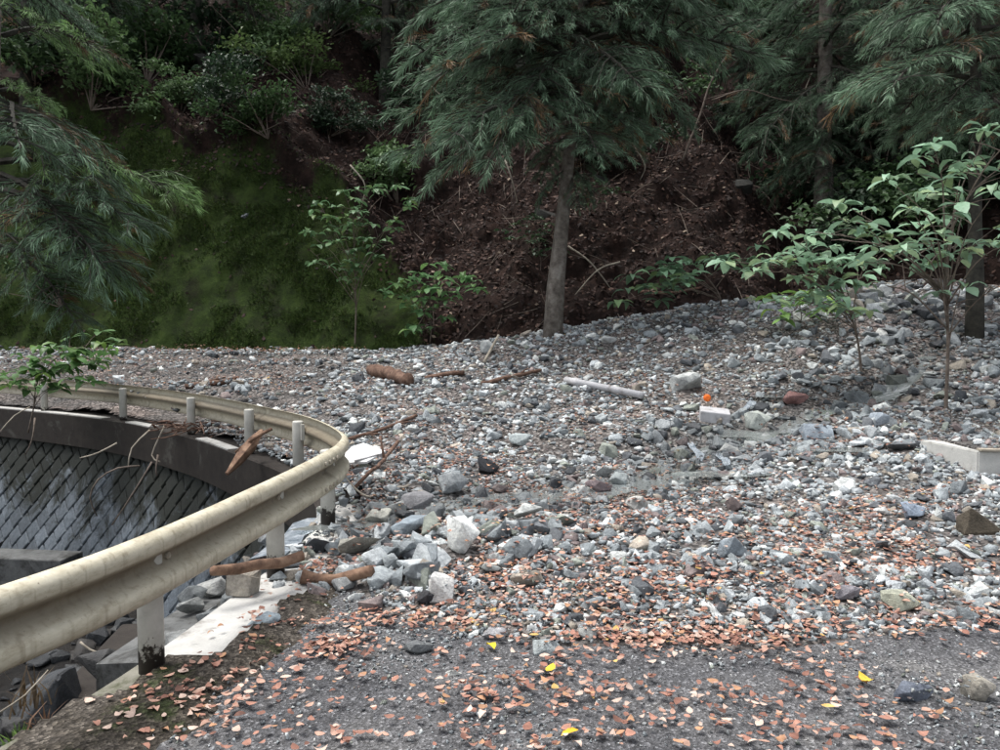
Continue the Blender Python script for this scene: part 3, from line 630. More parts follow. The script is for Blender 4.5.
lrx, lry, lrz = RNG.normal(0, .13, n), RNG.normal(0, .13, n), RNG.uniform(0, 6.28, n)
lpx, lpy = 500 + F * lx / ly, 330 + F * (CAM_H - lz) / ly
vis = np.where((lpx > 30) & (lpx < 995) & (lpy < 742), ls / ly, 0); first = np.argsort(-vis)[:300]; sg = np.zeros(n, bool); sg[first] = True
DM = [fast_mesh('fallen_leaf_mesh', v, f, None, False) for v, f in DL]
for me in DM: me.materials.append(M['dead_leaf'])
for k in first:
    o = obj('fallen_leaf', DM[k % 8], None, None, (lx[k], ly[k], lz[k]), (lrx[k], lry[k], lrz[k]), float(ls[k])); o.color = (*dry_[k], 1)
    c = dry_[k]; hue = 'dark brown' if c.max() < .3 else 'yellowish' if c[2] < .2 * c[0] + .03 and c[1] > .35 else 'pale pinkish' if c.min() > .27 else 'orange-brown' if c[2] < .4 * c[0] else 'reddish brown'
    if lx[k] < -.95: plc, grp = 'fallen near the concrete coping at lower left', 'leaves by the coping'
    elif ly[k] < 3.75: plc, grp = 'on the asphalt ' + ('in the left foreground' if lx[k] < -.3 else 'in the middle foreground' if lx[k] < .6 else 'in the right foreground'), 'leaves on the foreground asphalt'
    else: plc, grp = 'at the debris front ' + ('left of the mottled pale rock' if lx[k] < .2 else 'right of the mottled pale rock' if lx[k] < 1.7 else 'near the right edge'), 'leaves drifted at the debris front'
    lab = hue + ' dead leaf ' + plc
    tag(o, lab, 'leaf', grp)
for (px, py, c, lab) in [(569, 737, (.75, .40, .03), 'yellow-orange leaf at the bottom centre of the picture'), (551, 676, (.72, .5, .05), 'small yellow leaf on the asphalt below the mottled pale rock'), (866, 686, (.68, .46, .06), 'yellow leaf left of the dark slate rock'), (492, 650, (.75, .55, .04), 'small yellow leaf left of the mottled pale rock')]:
    g_ = G(px, py); o = obj('fallen_leaf', DM[int(px) % 8], None, None, (g_.x, g_.y, .035), (.1, .1, px), .08); o.color = (*c, 1); tag(o, lab, 'leaf')
s = ~sg
tag(stamp('leaf_litter', DL, np.stack([lx, ly, lz], 1)[s], rots(lrx[s], lry[s], lrz[s]), np.repeat(ls[s][:, None], 3, 1), np.concatenate([dry_[s], np.ones((s.sum(), 1))], 1), M['litter']),
    'russet dead leaves strewn between the stones', 'leaves', kind='stuff')
# litter on the slope
def hill_pts(n, q0, q1, x0=-14, x1=15):
    x = RNG.uniform(x0, x1, n); q = RNG.uniform(q0, q1, n); a = np.stack(hill(x, q)[:3], 1); L = hill(x, q)[3]
    b1 = np.stack(hill(x + .1, q)[:3], 1) - a; b2 = np.stack(hill(x, q + .1)[:3], 1) - a; nr = np.cross(b1, b2); nr /= np.linalg.norm(nr, axis=1)[:, None]
    nr *= np.sign(nr[:, 2:3] + 1e-9); return x, q, L, a, nr
def align(nr, rz):
    z = nr; t = np.stack([np.cos(rz), np.sin(rz), np.zeros_like(rz)], 1); xax = t - z * (t * z).sum(1)[:, None]; xax /= np.linalg.norm(xax, axis=1)[:, None]
    return np.stack([xax, np.cross(z, xax), z], 2)
x, q, L, a, nr = hill_pts(52000, -.3, 19); on = (q > L + (fbm(x * 1.1, q * 1.1, 77) - .5) * 1.6) | (x > -1.9); on &= RNG.random(len(x)) < np.where(q > 11, .5, 1)
on |= RNG.random(len(x)) < np.where(abs(q - L) < .9, .3, .015)
nr2 = nr + RNG.normal(0, .35, nr.shape); nr2 /= np.linalg.norm(nr2, axis=1)[:, None]; n = int(on.sum())
HP = np.array([(.042, .023, .018), (.030, .018, .015), (.062, .034, .025), (.020, .013, .011), (.11, .066, .048), (.26, .20, .15)]); hc = HP[RNG.choice(6, n, p=[.28, .25, .2, .17, .08, .02])] * RNG.uniform(.75, 1.2, (n, 1))
Q4 = [(v[[0, 5, 10, 6]], np.array([(0, 2, 1), (0, 3, 2)])) for v, f in DL]
sL = RNG.uniform(.08, .15, n)
tag(stamp('slope_litter', Q4, (a + nr * .025)[on], align(nr2[on], RNG.uniform(0, 6.28, n)), np.repeat(sL[:, None], 3, 1), np.concatenate([hc, np.ones((n, 1))], 1), M['litter']),
    'dark brown leaf litter covering the wooded slope', 'leaf litter', kind='stuff')
# moss tufts on the bank: short upright blades
x, q, L, a, nr = hill_pts(120000, -.2, 8.5, -14, -.8); edge_ = L + (fbm(x * 1.1, q * 1.1, 77) - .5) * 1.6; cl = fbm(x * 1.3, q * 1.6, 55)
on = (q < edge_ + RNG.normal(0, .45, len(x))) & (RNG.random(len(x)) < sstep(.36, .58, cl)) & (x < -1.5 + RNG.normal(0, .6, len(x))); n = int(on.sum())
TV = [(np.array([(-.16, 0, -.1), (.16, 0, -.1), (random.uniform(-.3, .3), random.uniform(-.4, .4), 1.0)]), np.array([(0, 1, 2)])) for i in range(6)]
nr2 = nr + RNG.normal(0, .55, nr.shape) + np.array([0, 0, .3]); nr2 /= np.linalg.norm(nr2, axis=1)[:, None]
mc = np.array([(.052, .085, .022)]) * RNG.uniform(.45, 1.35, (n, 1)) * (1 + RNG.normal(0, .08, (n, 3))); sL = RNG.uniform(.05, .11, n)
tag(stamp('moss', TV, a[on], align(nr2[on], RNG.uniform(0, 6.28, n)), np.repeat(sL[:, None], 3, 1), np.concatenate([mc, np.ones((n, 1))], 1), M['foliage']),
    'dark green moss carpeting the steep bank on the left', 'moss', kind='stuff')

# ------------------------------------------------------------------ guardrail
rail = empty('guardrail', (-1.63, 3.65, 0)); tag(rail, 'cream corrugated steel guardrail curving round the road bend above the gully', 'guardrail')
def child(name, me, mat, parent):                     # child built in world coordinates
    o = obj(name, me, mat); o.parent = parent; o.matrix_parent_inverse = Matrix.Translation(-Vector(parent.location)) if parent.type == 'EMPTY' else Matrix(); return o
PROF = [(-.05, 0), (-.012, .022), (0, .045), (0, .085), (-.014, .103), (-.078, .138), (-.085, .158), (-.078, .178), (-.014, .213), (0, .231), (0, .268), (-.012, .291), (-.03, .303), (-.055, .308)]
DIRT_SHADE = [.7, .35, .05, 0, .3, .8, 1, 1, .75, .15, 0, 0, 0, 0]  # per profile point: brown dirt plus painted shade of the valley
def beam_bottom(i): return .392 + np.interp(ARC[i], [8, 12, 22], [0, .01, .03])
seg_i = [0]
while ARC[-1] - ARC[seg_i[-1]] > 4.4: seg_i.append(int(np.searchsorted(ARC, ARC[seg_i[-1]] + 4.0)))
# seams away from the bend's apex
i0 = near_i(-1.26, 5.55); shift = i0 - min(seg_i, key=lambda k: abs(k - i0)); seg_i = [max(0, k + shift) for k in seg_i]
if seg_i[0] > 0: seg_i = [0] + seg_i
seg_i.append(len(BEAM) - 1)
ease = np.convolve(np.pad(RNG.normal(0, 1, len(BEAM)), 12, 'edge'), np.ones(25) / 25, 'valid') * .02
for a, b_ in zip(seg_i[:-1], seg_i[1:]):
    V, Fc, C = [], [], []; idx = range(a, min(b_ + 3, len(BEAM))); n = len(PROF)
    for i in idx:
        zb_ = beam_bottom(i); e = -.004 if i < a + 3 and a else 0
        for side in (0, 1):
            for (d, z), dr in zip(PROF, DIRT_SHADE):
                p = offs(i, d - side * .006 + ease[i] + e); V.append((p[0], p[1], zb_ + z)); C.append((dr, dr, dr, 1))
    for k in range(len(idx) - 1):
        o0, o1 = k * 2 * n, (k + 1) * 2 * n
        for j in range(n - 1):
            Fc += [(o0 + j, o1 + j, o1 + j + 1, o0 + j + 1), (o0 + n + j + 1, o1 + n + j + 1, o1 + n + j, o0 + n + j)]
        Fc += [(o0 + n - 1, o1 + n - 1, o1 + 2 * n - 1, o0 + 2 * n - 1), (o1, o0, o0 + n, o1 + n)]
    for o0, fl in ((0, 0), ((len(idx) - 1) * 2 * n, 1)):
        for j in range(n - 1):
            q = (o0 + j, o0 + j + 1, o0 + n + j + 1, o0 + n + j); Fc.append(q if not fl else q[::-1])
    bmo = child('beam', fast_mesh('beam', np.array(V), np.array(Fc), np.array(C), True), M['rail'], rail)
    if a:
        for dz in (.065, .25):
            for di in (.06, .16, .26, .36):
                s0 = ARC[a] + di; j = int(np.searchsorted(ARC, s0)); t = (s0 - ARC[j - 1]) / (ARC[j] - ARC[j - 1]); p = offs(j - 1, .004) * (1 - t) + offs(j, .004) * t + NRM[j] * ease[j]
                mb = MB(); nn = Vector((*NRM[j], 0)); c0 = Vector((p[0], p[1], beam_bottom(j) + dz)); mb.tube([c0 - nn * .01, c0 + nn * .006, c0 + nn * .011], [.015, .015, .009], 8)
                child('bolt', mb.mesh('bolt'), M['bolt'], bmo)
def post_at(px, y0, y1):
    best = None
    for s0 in np.arange(0, ARC[-1], .02):
        c = np.array([np.interp(s0, ARC, BEAM[:, 0] + NRM[:, 0] * -.135), np.interp(s0, ARC, BEAM[:, 1] + NRM[:, 1] * -.135)])
        if y0 < c[1] < y1:
            e = abs(500 + F * c[0] / c[1] - px)
            if best is None or e < best[0]: best = (e, c[0], c[1])
    return best[1], best[2]
POSTS = [(-2.1, 1.7)] + [post_at(*a) for a in [(143, 3, 4.6), (272, 4, 5.9), (326, 6, 7.25), (297, 7.3, 9), (248, 8.5, 11), (190, 9.5, 13), (122, 11, 15), (43, 12, 17)]] + [(-10.4, 15.4)]
post_me = None
for (x, y) in POSTS:
    i = near_i(x, y); p = (x, y); zt = beam_bottom(i) + (.205 if y < 6.2 else .265)
    if post_me is None:
        mb = MB(); mb.tube([(0, 0, -.15), (0, 0, .642), (0, 0, .652), (0, 0, .657)], [.057, .057, .054, .045], 20); post_me = mb.mesh('post', False)
        post_me.polygons.foreach_set('use_smooth', [len(f.vertices) == 4 for f in post_me.polygons]); post_me.materials.append(M['post'])
    po = obj('post', post_me); po.parent = rail; po.location = Vector((p[0], p[1], zt - .657)) - rail.location
    mb = MB(); t = math.atan2(TAN[i, 1], TAN[i, 0]); c0 = offs(i, -.112); mb.box((c0[0], c0[1], zt - .11), (.07, .034, .16), t); child('bracket', mb.mesh('bracket'), M['post'], rail)
    mb = MB(); nn = Vector((*NRM[i], 0)); q = offs(i, -.083); c0 = Vector((q[0], q[1], beam_bottom(i) + .158)); mb.tube([c0 - nn * .01, c0 + nn * .008, c0 + nn * .014], [.018, .018, .01], 8); child('bolt', mb.mesh('bolt'), M['bolt'], rail)

# ------------------------------------------------------------------ retaining wall: coping, block masonry, ledge
wall = empty('retaining_wall', (-1.6, 6.5, -2.4)); tag(wall, 'curved retaining wall of diagonal concrete blocks under a stained coping', 'retaining wall')
def strip(i0, i1, prof, step=1):
    V, Fc = [], []; n = len(prof); ids = list(range(i0, i1 + 1, step))
    for i in ids:
        for d, z in prof:
            p = offs(i, d); V.append((p[0], p[1], float(BEAM[i, 2]) + z))
    for k in range(len(ids) - 1):
        for j in range(n):
            j2 = (j + 1) % n; Fc.append((k * n + j, k * n + j2, (k + 1) * n + j2, (k + 1) * n + j))
    me = bpy.data.meshes.new('coping'); me.from_pydata(V, [], Fc + [tuple(reversed(range(n))), tuple(range((len(ids) - 1) * n, len(ids) * n))]); 
    bm = bmesh.new(); bm.from_mesh(me); bmesh.ops.recalc_face_normals(bm, faces=bm.faces[:]); bm.to_mesh(me); bm.free(); return me
cuts = [0, near_i(-1.45, 3.68), near_i(-1.3, 5.1), near_i(-1.36, 7.0), near_i(-2.4, 8.9), near_i(-4.1, 11), near_i(-6.5, 13.2), near_i(-10.5, 15.6), len(BEAM) - 1]
for a, b_ in zip(cuts[:-1], cuts[1:]):
    far = a >= cuts[3]
    prof = [(-.26, -.5), (-.26, .005), (-.24, .022), (.2, .022), (.2, -.5)]
    o = child('coping', strip(a, b_, prof), M['concrete_dark'] if far else M['concrete'] if a else M['concrete_mossy'], wall); o.data.materials.append(M['concrete'])
    if far: o['label'] = 'coping length with a black water stain down its face'
# pale washed patches on top of the far coping are slabs of clean render
for a, b_ in [(near_i(-3.2, 9.8), near_i(-3.9, 10.7)), (near_i(-5.0, 11.9), near_i(-5.7, 12.5)), (near_i(-6.3, 13), near_i(-12, 16.3))]:
    child('render_patch', strip(a, b_, [(-.25, .0), (-.25, .029), (-.1, .03), (-.1, .0)]), M['concrete'], wall)
# wall face: offset grows with depth (batter)
def wpt(s, t, out=0):
    i = min(max(int(np.searchsorted(ARC, s)), 1), len(ARC) - 1); f = (s - ARC[i - 1]) / (ARC[i] - ARC[i - 1])
    nv = NRM[i - 1] * (1 - f) + NRM[i] * f; nv /= np.linalg.norm(nv); b0 = BEAM[i - 1] * (1 - f) + BEAM[i] * f
    d = -.13 - .28 * t - out; return Vector((b0[0] + nv[0] * d, b0[1] + nv[1] * d, b0[2] - .42 - t)), nv
V, Fc = [], []; ids = list(range(0, len(BEAM), 2))
for i in ids:
    for t in (0, 2.6): V.append(tuple(wpt(ARC[i], t)[0]))
Fc = [(2 * k, 2 * k + 2, 2 * k + 3, 2 * k + 1) for k in range(len(ids) - 1)]
child('mortar_backing', fast_mesh('mortar_backing', np.array(V), np.array(Fc), None, True), M['mortar'], wall)
blk = []
for k in range(4):
    r = random.Random(k); a, c = .31, .27; g_ = .013; V = []
    for z, ins in ((-.04, g_ - .006), (.02, g_ - .004), (.034, g_ + .012)):
        for sx, sy in ((-1, -1), (1, -1), (1, 1), (-1, 1)): V.append((sx * (a / 2 - ins), sy * (c / 2 - ins), z + r.uniform(-.006, .006)))
    V.append((r.uniform(-.04, .04), r.uniform(-.03, .03), .037)); Fc = [(j, (j + 1) % 4, 4 + (j + 1) % 4, 4 + j) for j in range(4)] + [(4 + j, 4 + (j + 1) % 4, 8 + (j + 1) % 4, 8 + j) for j in range(4)] + [(8 + j, 8 + (j + 1) % 4, 12) for j in range(4)]
    me = bpy.data.meshes.new('block'); me.from_pydata(V, [], Fc); me.materials.append(M['block']); blk.append(me)
s0, s1 = ARC[near_i(-1.3, 6.6)], ARC[near_i(-11.5, 16.1)]; ca = math.radians(47); cs, sn = math.cos(ca), math.sin(ca); nb = 0; cand = []
for r in range(-60, 60):
    for k in range(-60, 60):
        u = (k + (.5 if r % 2 else 0)) * .31; v = r * .27; s = s0 + u * cs - v * sn; t = u * sn + v * cs
        if not (s0 < s < s1 and .05 < t < 2.35): continue
        p, nv = wpt(s, t); zx = Vector((-nv[0], -nv[1], .27)).normalized(); tx = Vector((nv[1], -nv[0], 0)) * -1; dn = zx.cross(tx)
        if dn.z > 0: dn = -dn
        xa = (tx * cs + dn * sn).normalized(); ya = zx.cross(xa)
        nb += 1; Rm = (Matrix((xa, ya, zx)).transposed() @ Euler((random.gauss(0, .012), random.gauss(0, .012), 0)).to_matrix()); cand.append((p + zx * random.uniform(-.008, .01), Rm))
def seen(c): q = px_of(c[0]); return 0 if -40 < q[0] < 330 and q[1] < 600 - .36 * q[0] + 20 else 1
cand.sort(key=lambda c: (seen(c), c[0].y)); VV, FF = [], []
for nb, (p, Rm) in enumerate(cand):
    if nb < 300:
        o = obj('block', blk[nb % 4]); o.parent = wall; o.rotation_euler = Rm.to_euler(); o.location = p - wall.location
    else:
        n0 = len(VV); VV += [tuple(p + Rm @ v.co) for v in blk[nb % 4].vertices]; FF += [[n0 + i for i in f.vertices] for f in blk[nb % 4].polygons]
if VV:
    me = bpy.data.meshes.new('block_masonry'); me.from_pydata(VV, [], FF); child('block_masonry', me, M['block'], wall)['kind'] = 'stuff'
# wet ledge outside the near coping
child('ledge', strip(near_i(-1.45, 3.95), near_i(-1.3, 5.25), [(-.75, -2.4), (-.72, -.16), (-.265, -.12), (-.265, -2.4)]), M['concrete_wet'], wall)['label'] = 'lower wet ledge outside the white coping'
# weir beam at the wall foot, and a stepped block below the near rail
mb = MB(); c0 = P(20, 553, 11.6); mb.box((c0.x - .9, c0.y, c0.z - .35), (3.6, .5, .75), math.radians(-7)); tag(obj('weir_beam', mb.mesh('weir_beam', bevel=.02), M['concrete_wet']), 'low grey concrete beam across the gully floor', 'concrete beam')
mb = MB(); mb.box((-2.62, 5.55, -1.55), (.55, 1.3, 1.7), .12); tag(obj('step_block', mb.mesh('step_block', bevel=.02), M['concrete_dark']), 'dark concrete step block in the gully below the near guardrail post', 'concrete block')

# rocks in the gully
gx_, gy_, gs_ = RNG.uniform(-10, -1.8, 2200), RNG.uniform(3.0, 13.5, 2200), .08 + .34 * RNG.random(2200) ** 2; ok = signed(gx_, gy_) < -1.0; gx_, gy_, gs_ = gx_[ok], gy_[ok], gs_[ok]
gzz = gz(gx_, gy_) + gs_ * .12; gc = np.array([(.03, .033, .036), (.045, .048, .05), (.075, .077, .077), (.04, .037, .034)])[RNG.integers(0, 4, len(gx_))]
gpx, gpy = 500 + F * gx_ / gy_, 330 + F * (CAM_H - gzz) / gy_; see = (gpx > 0) & (gpx < 75) & (gpy < 612) & (gpy > 560); see &= np.cumsum(see) <= 34
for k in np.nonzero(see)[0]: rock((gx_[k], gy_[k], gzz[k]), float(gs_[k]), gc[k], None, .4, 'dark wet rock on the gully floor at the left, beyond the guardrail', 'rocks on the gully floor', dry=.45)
k = ~see; n = int(k.sum())
tag(stamp('gully_rubble', MEDV, np.stack([gx_, gy_, gzz], 1)[k], rots(RNG.uniform(-.4, .4, n), RNG.uniform(-.4, .4, n), RNG.uniform(0, 6.28, n)), np.repeat(gs_[k][:, None], 3, 1), np.concatenate([gc[k], np.full((n, 1), .45)], 1), M['rubble']), 'dark wet rubble covering the gully floor', 'rubble', kind='stuff')
for k, (px, py, w, c) in enumerate([(60, 690, 75, (.045, .049, .054)), (90, 715, 60, (.025, .025, .028)), (30, 720, 55, (.03, .03, .03)), (110, 655, 40, (.05, .05, .05))]):
    p = P(px, py, 4.9 - k * .1); s = w / F * p.y; rock(p - Vector((.05, 0, s * .2)), s, c, None, .4, ['big blue-black rock against the wall under the near rail', 'black rock under the near post', 'black rock at the lower left edge', 'charcoal rock by the concrete step'][k], None, dry=.5, sc=(1, 1, 1.2))
# bank of rubble they lie on
def bankz(x, y): return np.interp(signed(x, y), [-3.0, -1.5, -.3], [-2.6, -1.05, -.55]) + (fbm(x * 3, y * 3, 12) - .5) * .35 - .9 * sstep(4.6, 6, y)
rb, rbV, rbq = sheet('gully_bank', np.arange(-5.2, -1.5, .12), np.arange(1.0, 6.2, .12), bankz, M['soil'], lambda c: signed(c[:, 0], c[:, 1]) < -.24)
x, y = RNG.uniform(-4.6, -1.6, 1500), RNG.uniform(2.2, 6.2, 1500); d = signed(x, y); ok = (d < -.34) & (d > -2.6); x, y = x[ok], y[ok]; n = len(x); sL = RNG.uniform(.05, .17, n)
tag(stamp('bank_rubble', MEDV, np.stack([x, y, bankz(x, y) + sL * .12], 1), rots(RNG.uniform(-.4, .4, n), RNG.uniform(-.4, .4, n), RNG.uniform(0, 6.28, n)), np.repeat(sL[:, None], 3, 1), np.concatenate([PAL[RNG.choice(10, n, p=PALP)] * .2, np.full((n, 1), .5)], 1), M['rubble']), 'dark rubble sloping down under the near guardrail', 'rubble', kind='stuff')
tag(rb, kind='structure')
# stones spilt over the coping beyond the near post
for k in range(52):
    i = random.randint(near_i(-1.4, 4.25), near_i(-1.3, 6.7)); d = random.uniform(-.72, .3); p = offs(i, d); s = random.uniform(.06, .2); z = (.02 if d > -.26 else -.13)
    if BEAM[i, 1] < 4.75 and -.3 < d: continue
    rock((p[0], p[1], z + s * .2), s, PAL[random.choices(range(10), PALP)[0]] * (.5 if d < -.26 else 1), None, .4, 'grey stone spilt on the coping or ledge under the guardrail', 'stones spilt over the coping', dry=.4 if d < -.26 else 1)

# ------------------------------------------------------------------ water
def ribbon(name, pts, w, lift, mat, label):
    V, Fc = [], []; pts = catmull([(p[0], p[1], 0) for p in pts], .12)
    t = np.gradient(pts[:, :2], axis=0); t /= np.linalg.norm(t, axis=1)[:, None]; m = len(pts)
    cz = H(pts[:, 0], pts[:, 1]); cz = np.minimum.accumulate(cz)
    for k in range(m):
        ww = w * (.55 + .9 * float(fbm(np.array([k * .23]), np.array([w * 9]), 4)[0])) * math.sin(math.pi * min(1, (k + .6) / m) ** .8 + .02) ** .4
        for j in range(7):
            f = (j - 3) / 3; V.append((pts[k, 0] - t[k, 1] * f * ww, pts[k, 1] + t[k, 0] * f * ww, cz[k] + lift + (random.uniform(0, .03) if mat is M['foam'] else 0)))
    for k in range(m - 1):
        for j in range(6): Fc.append((k * 7 + j, k * 7 + j + 1, (k + 1) * 7 + j + 1, (k + 1) * 7 + j))
    return obj(name, fast_mesh(name, np.array(V), np.array(Fc), None, True), mat)
wtr = ribbon('stream', [tuple(p) for p in STREAM[6::2]], .34, .015, M['water'], ''); tag(wtr, kind='structure')
def foam(px0, py0, px1, py1, w, lab):
    a, b_ = G(px0, py0), G(px1, py1); o = ribbon('white_water', [(a.x, a.y), ((a.x + b_.x) / 2 + .05, (a.y + b_.y) / 2), (b_.x, b_.y)], w, .05, M['foam'], lab); tag(o, lab, 'white water')
foam(752, 405, 742, 415, .07, 'white water tumbling beside the pale concrete slab'); foam(690, 448, 700, 466, .05, 'white water trickling over stones below the marker'); foam(716, 460, 726, 472, .05, 'white water streak at the pool outlet')
for px, py, rx, ry, lab in [(722, 436, .45, .42, 'shallow pool of clear water below the concrete slab'), (828, 452, .4, .22, 'small dark pool among stones on the right'), (775, 397, .45, .28, 'narrow pool at the reddish rock'), (725, 477, .55, .17, 'thin water film below the white water')]:
    g_ = G(px, py); V = [(g_.x, g_.y, 0)]; zz = hb0(g_.x, g_.y) + .025
    for k in range(28):
        a = k / 28 * 6.283; r = .75 + .5 * float(vnoise(np.array([math.cos(a) * 1.5 + px]), np.array([math.sin(a) * 1.5]), 3)[0]); V.append((g_.x + math.cos(a) * rx * r, g_.y + math.sin(a) * ry * r, 0))
    V = [(v[0], v[1], float(zz)) for v in V]; me = bpy.data.meshes.new('pool'); me.from_pydata(V, [], [(0, k + 1, (k + 1) % 28 + 1) for k in range(28)]); o = obj('pool', me, M['water']); tag(o, lab, 'pool')
# the fall over the coping
V, Fc = [], []; prof = [(-.22, .035), (-.33, .03), (-.44, -.0), (-.53, -.12), (-.6, -.4), (-.66, -.8), (-.72, -1.6), (-.8, -2.3)]; i0, i1 = near_i(-1.26, 5.5), near_i(-1.25, 6.6)
for i in range(i0, i1 + 1):
    for d, z in prof: p = offs(i, d - random.uniform(0, .05)); V.append((p[0], p[1], z + random.uniform(0, .015)))
n = len(prof)
for k in range(i1 - i0):
    for j in range(n - 1): Fc.append((k * n + j, (k + 1) * n + j, (k + 1) * n + j + 1, k * n + j + 1))
tag(obj('small_waterfall', fast_mesh('small_waterfall', np.array(V), np.array(Fc), None, True), M['foam']), 'small bluish waterfall spilling over the coping behind the guardrail', 'waterfall')

# ------------------------------------------------------------------ logs, sticks and man-made debris
def stick(name, pts, r0, r1, mat, label, cat='branch', n=9, wob=.12, forks=()):
    """pts: list of world points"""
    c = catmull([tuple(p) for p in pts], .12 if len(pts) < 6 else .2); m = len(c); c = c + RNG.normal(0, min(r0, r1) * .15, c.shape)
    mb = MB(); mb.tube([Vector(p) for p in c], [(r0 + (r1 - r0) * k / (m - 1)) * random.uniform(.92, 1.08) for k in range(m)], n, wob)
    for (k, d, l) in forks:
        b0 = Vector(c[int(k * (m - 1))]); d = Vector(d).normalized(); mb.tube([b0, b0 + d * l * .5 + Vector((0, 0, .01)), b0 + d * l], [r1 * .7, r1 * .5, r1 * .25], 6)
    o = obj(name, mb.mesh(name, True), mat); tag(o, label, cat); return o
def gp(px, py, lift):
    g_ = G(px, py); x, y = g_.x, g_.y
    z = max(float(hb(x, y)), g_.z) if (x > BX0 + .1 and BY0 < y < BY0 + 18.5 and x < BX0 + 16.5) else g_.z
    return Vector((x, y, z + lift))
stick('log', [gp(372, 374, .08), gp(390, 379, .08), gp(409, 386, .08)], .11, .10, M['log'], 'short brown log lying in the far debris', 'log')
stick('log', [gp(187, 388, .05), gp(215, 386, .05), gp(239, 381, .05)], .06, .05, M['log'], 'dark log lying behind the far guardrail', 'log', forks=[(.3, (1, .3, .3), .5)])
stick('branch', [gp(346, 444, .05), gp(380, 434, .05), gp(417, 421, .05)], .022, .02, M['log'], 'long reddish branch running up from the guardrail bend', forks=[(.3, (1, .1, 0), .35), (.7, (1, .6, .1), .3)])
stick('branch', [gp(425, 381, .04), gp(445, 377, .04), gp(464, 375, .04)], .05, .035, M['log'], 'thin brown branch right of the short log')
stick('branch', [gp(482, 387, .04), gp(505, 381, .04), gp(540, 374, .05)], .04, .03, M['log'], 'reddish brown branch left of the grey pipe', forks=[(.6, (.5, 1, .3), .4)])
a = gp(484, 364, .03); stick('splinter', [a, a + Vector((.12, .15, .22)), a + Vector((.27, .2, .5))], .03, .02, M['twig_pale'], 'pale splintered stick leaning up from the stones')
stick('stripped_log', [gp(301, 583, .04), gp(335, 586, .03), gp(371, 588, .045)], .042, .035, M['log_tan'], 'shorter tan log with stripped bark beside the coping', 'log')
a = P(212, 571, 4.42); b_ = P(302, 556, 4.86); stick('stripped_log', [a, (a + b_) / 2 + Vector((0, 0, -.012)), b_], .03, .036, M['log_tan'], 'tan log reaching over the coping beneath the guardrail beam', 'log')
a = gp(352, 512, .03); stick('branch', [a, a + Vector((.16, .12, .16)), gp(378, 478, .1), gp(398, 457, .14)], .016, .022, M['log'], 'dark forked stick leaning on stones by the rail bend', forks=[(.55, (-.2, .4, .8), .25)])
# splintered plank hanging off the far coping
a = P(227, 474, 8.3); b_ = P(262, 431, 8.9); mb = MB(); mb.tube([a, a.lerp(b_, .35), a.lerp(b_, .7), b_], [.02, .06, .065, .03], 6, .25); tag(obj('bark_plank', mb.mesh('bark_plank'), M['log_tan']), 'splintered reddish plank hanging over the far coping', 'plank')
a = P(236, 452, 8.7); b_ = P(272, 429, 8.6); stick('stick', [a, a.lerp(b_, .5) + Vector((0, 0, .02)), b_], .02, .018, M['log_tan'], 'thin stick lying across the splintered plank')
# roots and dry stems trailing down the wall
for k, (pts, lab) in enumerate([([(150, 430, 11.4), (132, 448, 11.2), (128, 468, 11.1)], 'pale dry stem arching from the far coping'), ([(140, 466, 11), (118, 468, 10.9), (98, 480, 10.9), (90, 498, 10.9), (97, 516, 11)], 'long pale stem curving in front of the block wall'), ([(165, 425, 11), (152, 455, 10.9), (160, 462, 10.8)], 'brown root hanging over the coping'), ([(152, 462, 10.6), (135, 490, 10.4), (112, 525, 10.3)], 'dark root slanting across the block wall'), ([(117, 443, 11.6), (98, 453, 11.5), (80, 458, 11.6)], 'thin horizontal stem under the coping'), ([(35, 418, 13.2), (32, 440, 13), (25, 455, 13)], 'dry stem hanging from the coping at the left'), ([(0, 432, 12.8), (14, 416, 12.9), (30, 407, 13)], 'slanting twig at the left end of the coping'), ([(158, 455, 10.7), (156, 468, 10.6), (157, 476, 10.6)], 'short pale stem below the hanging root')]):
    stick('stem', [P(*p) for p in pts], .014, .009, M['twig_pale'] if k % 2 == 0 else M['twig'], lab, 'stem', 6)
mb = MB(); c0 = P(195, 425, 10.9)
for k in range(46):
    a = c0 + Vector((random.gauss(0, .28), random.gauss(-.05, .12), random.gauss(-.02, .06))); d = Vector((random.gauss(0, 1), random.gauss(-.1, .5), random.gauss(-.1, .18))).normalized() * random.uniform(.15, .4); mb.tube([a, a + d * .5 + Vector((0, 0, random.uniform(-.05, .05))), a + d], [.012, .009, .005], 5)
tag(obj('twig_heap', mb.mesh('twig_heap'), M['log']), 'tangle of reddish twigs caught against the far guardrail posts', 'twigs', kind='stuff')
# grey pipe
a, b_ = gp(566, 386, .04), gp(642, 402, .05); a.z = H1(a.x, a.y) + .10; b_.z = H1(b_.x, b_.y) + .10
mb = MB(); mb.tube([a, a.lerp(b_, .12), a.lerp(b_, .125), a.lerp(b_, .2), a.lerp(b_, .205), b_], [.055, .055, .066, .066, .055, .053], 16); tag(obj('pipe', mb.mesh('pipe', True), M['pipe']), 'pale grey pipe lying across the debris', 'pipe')
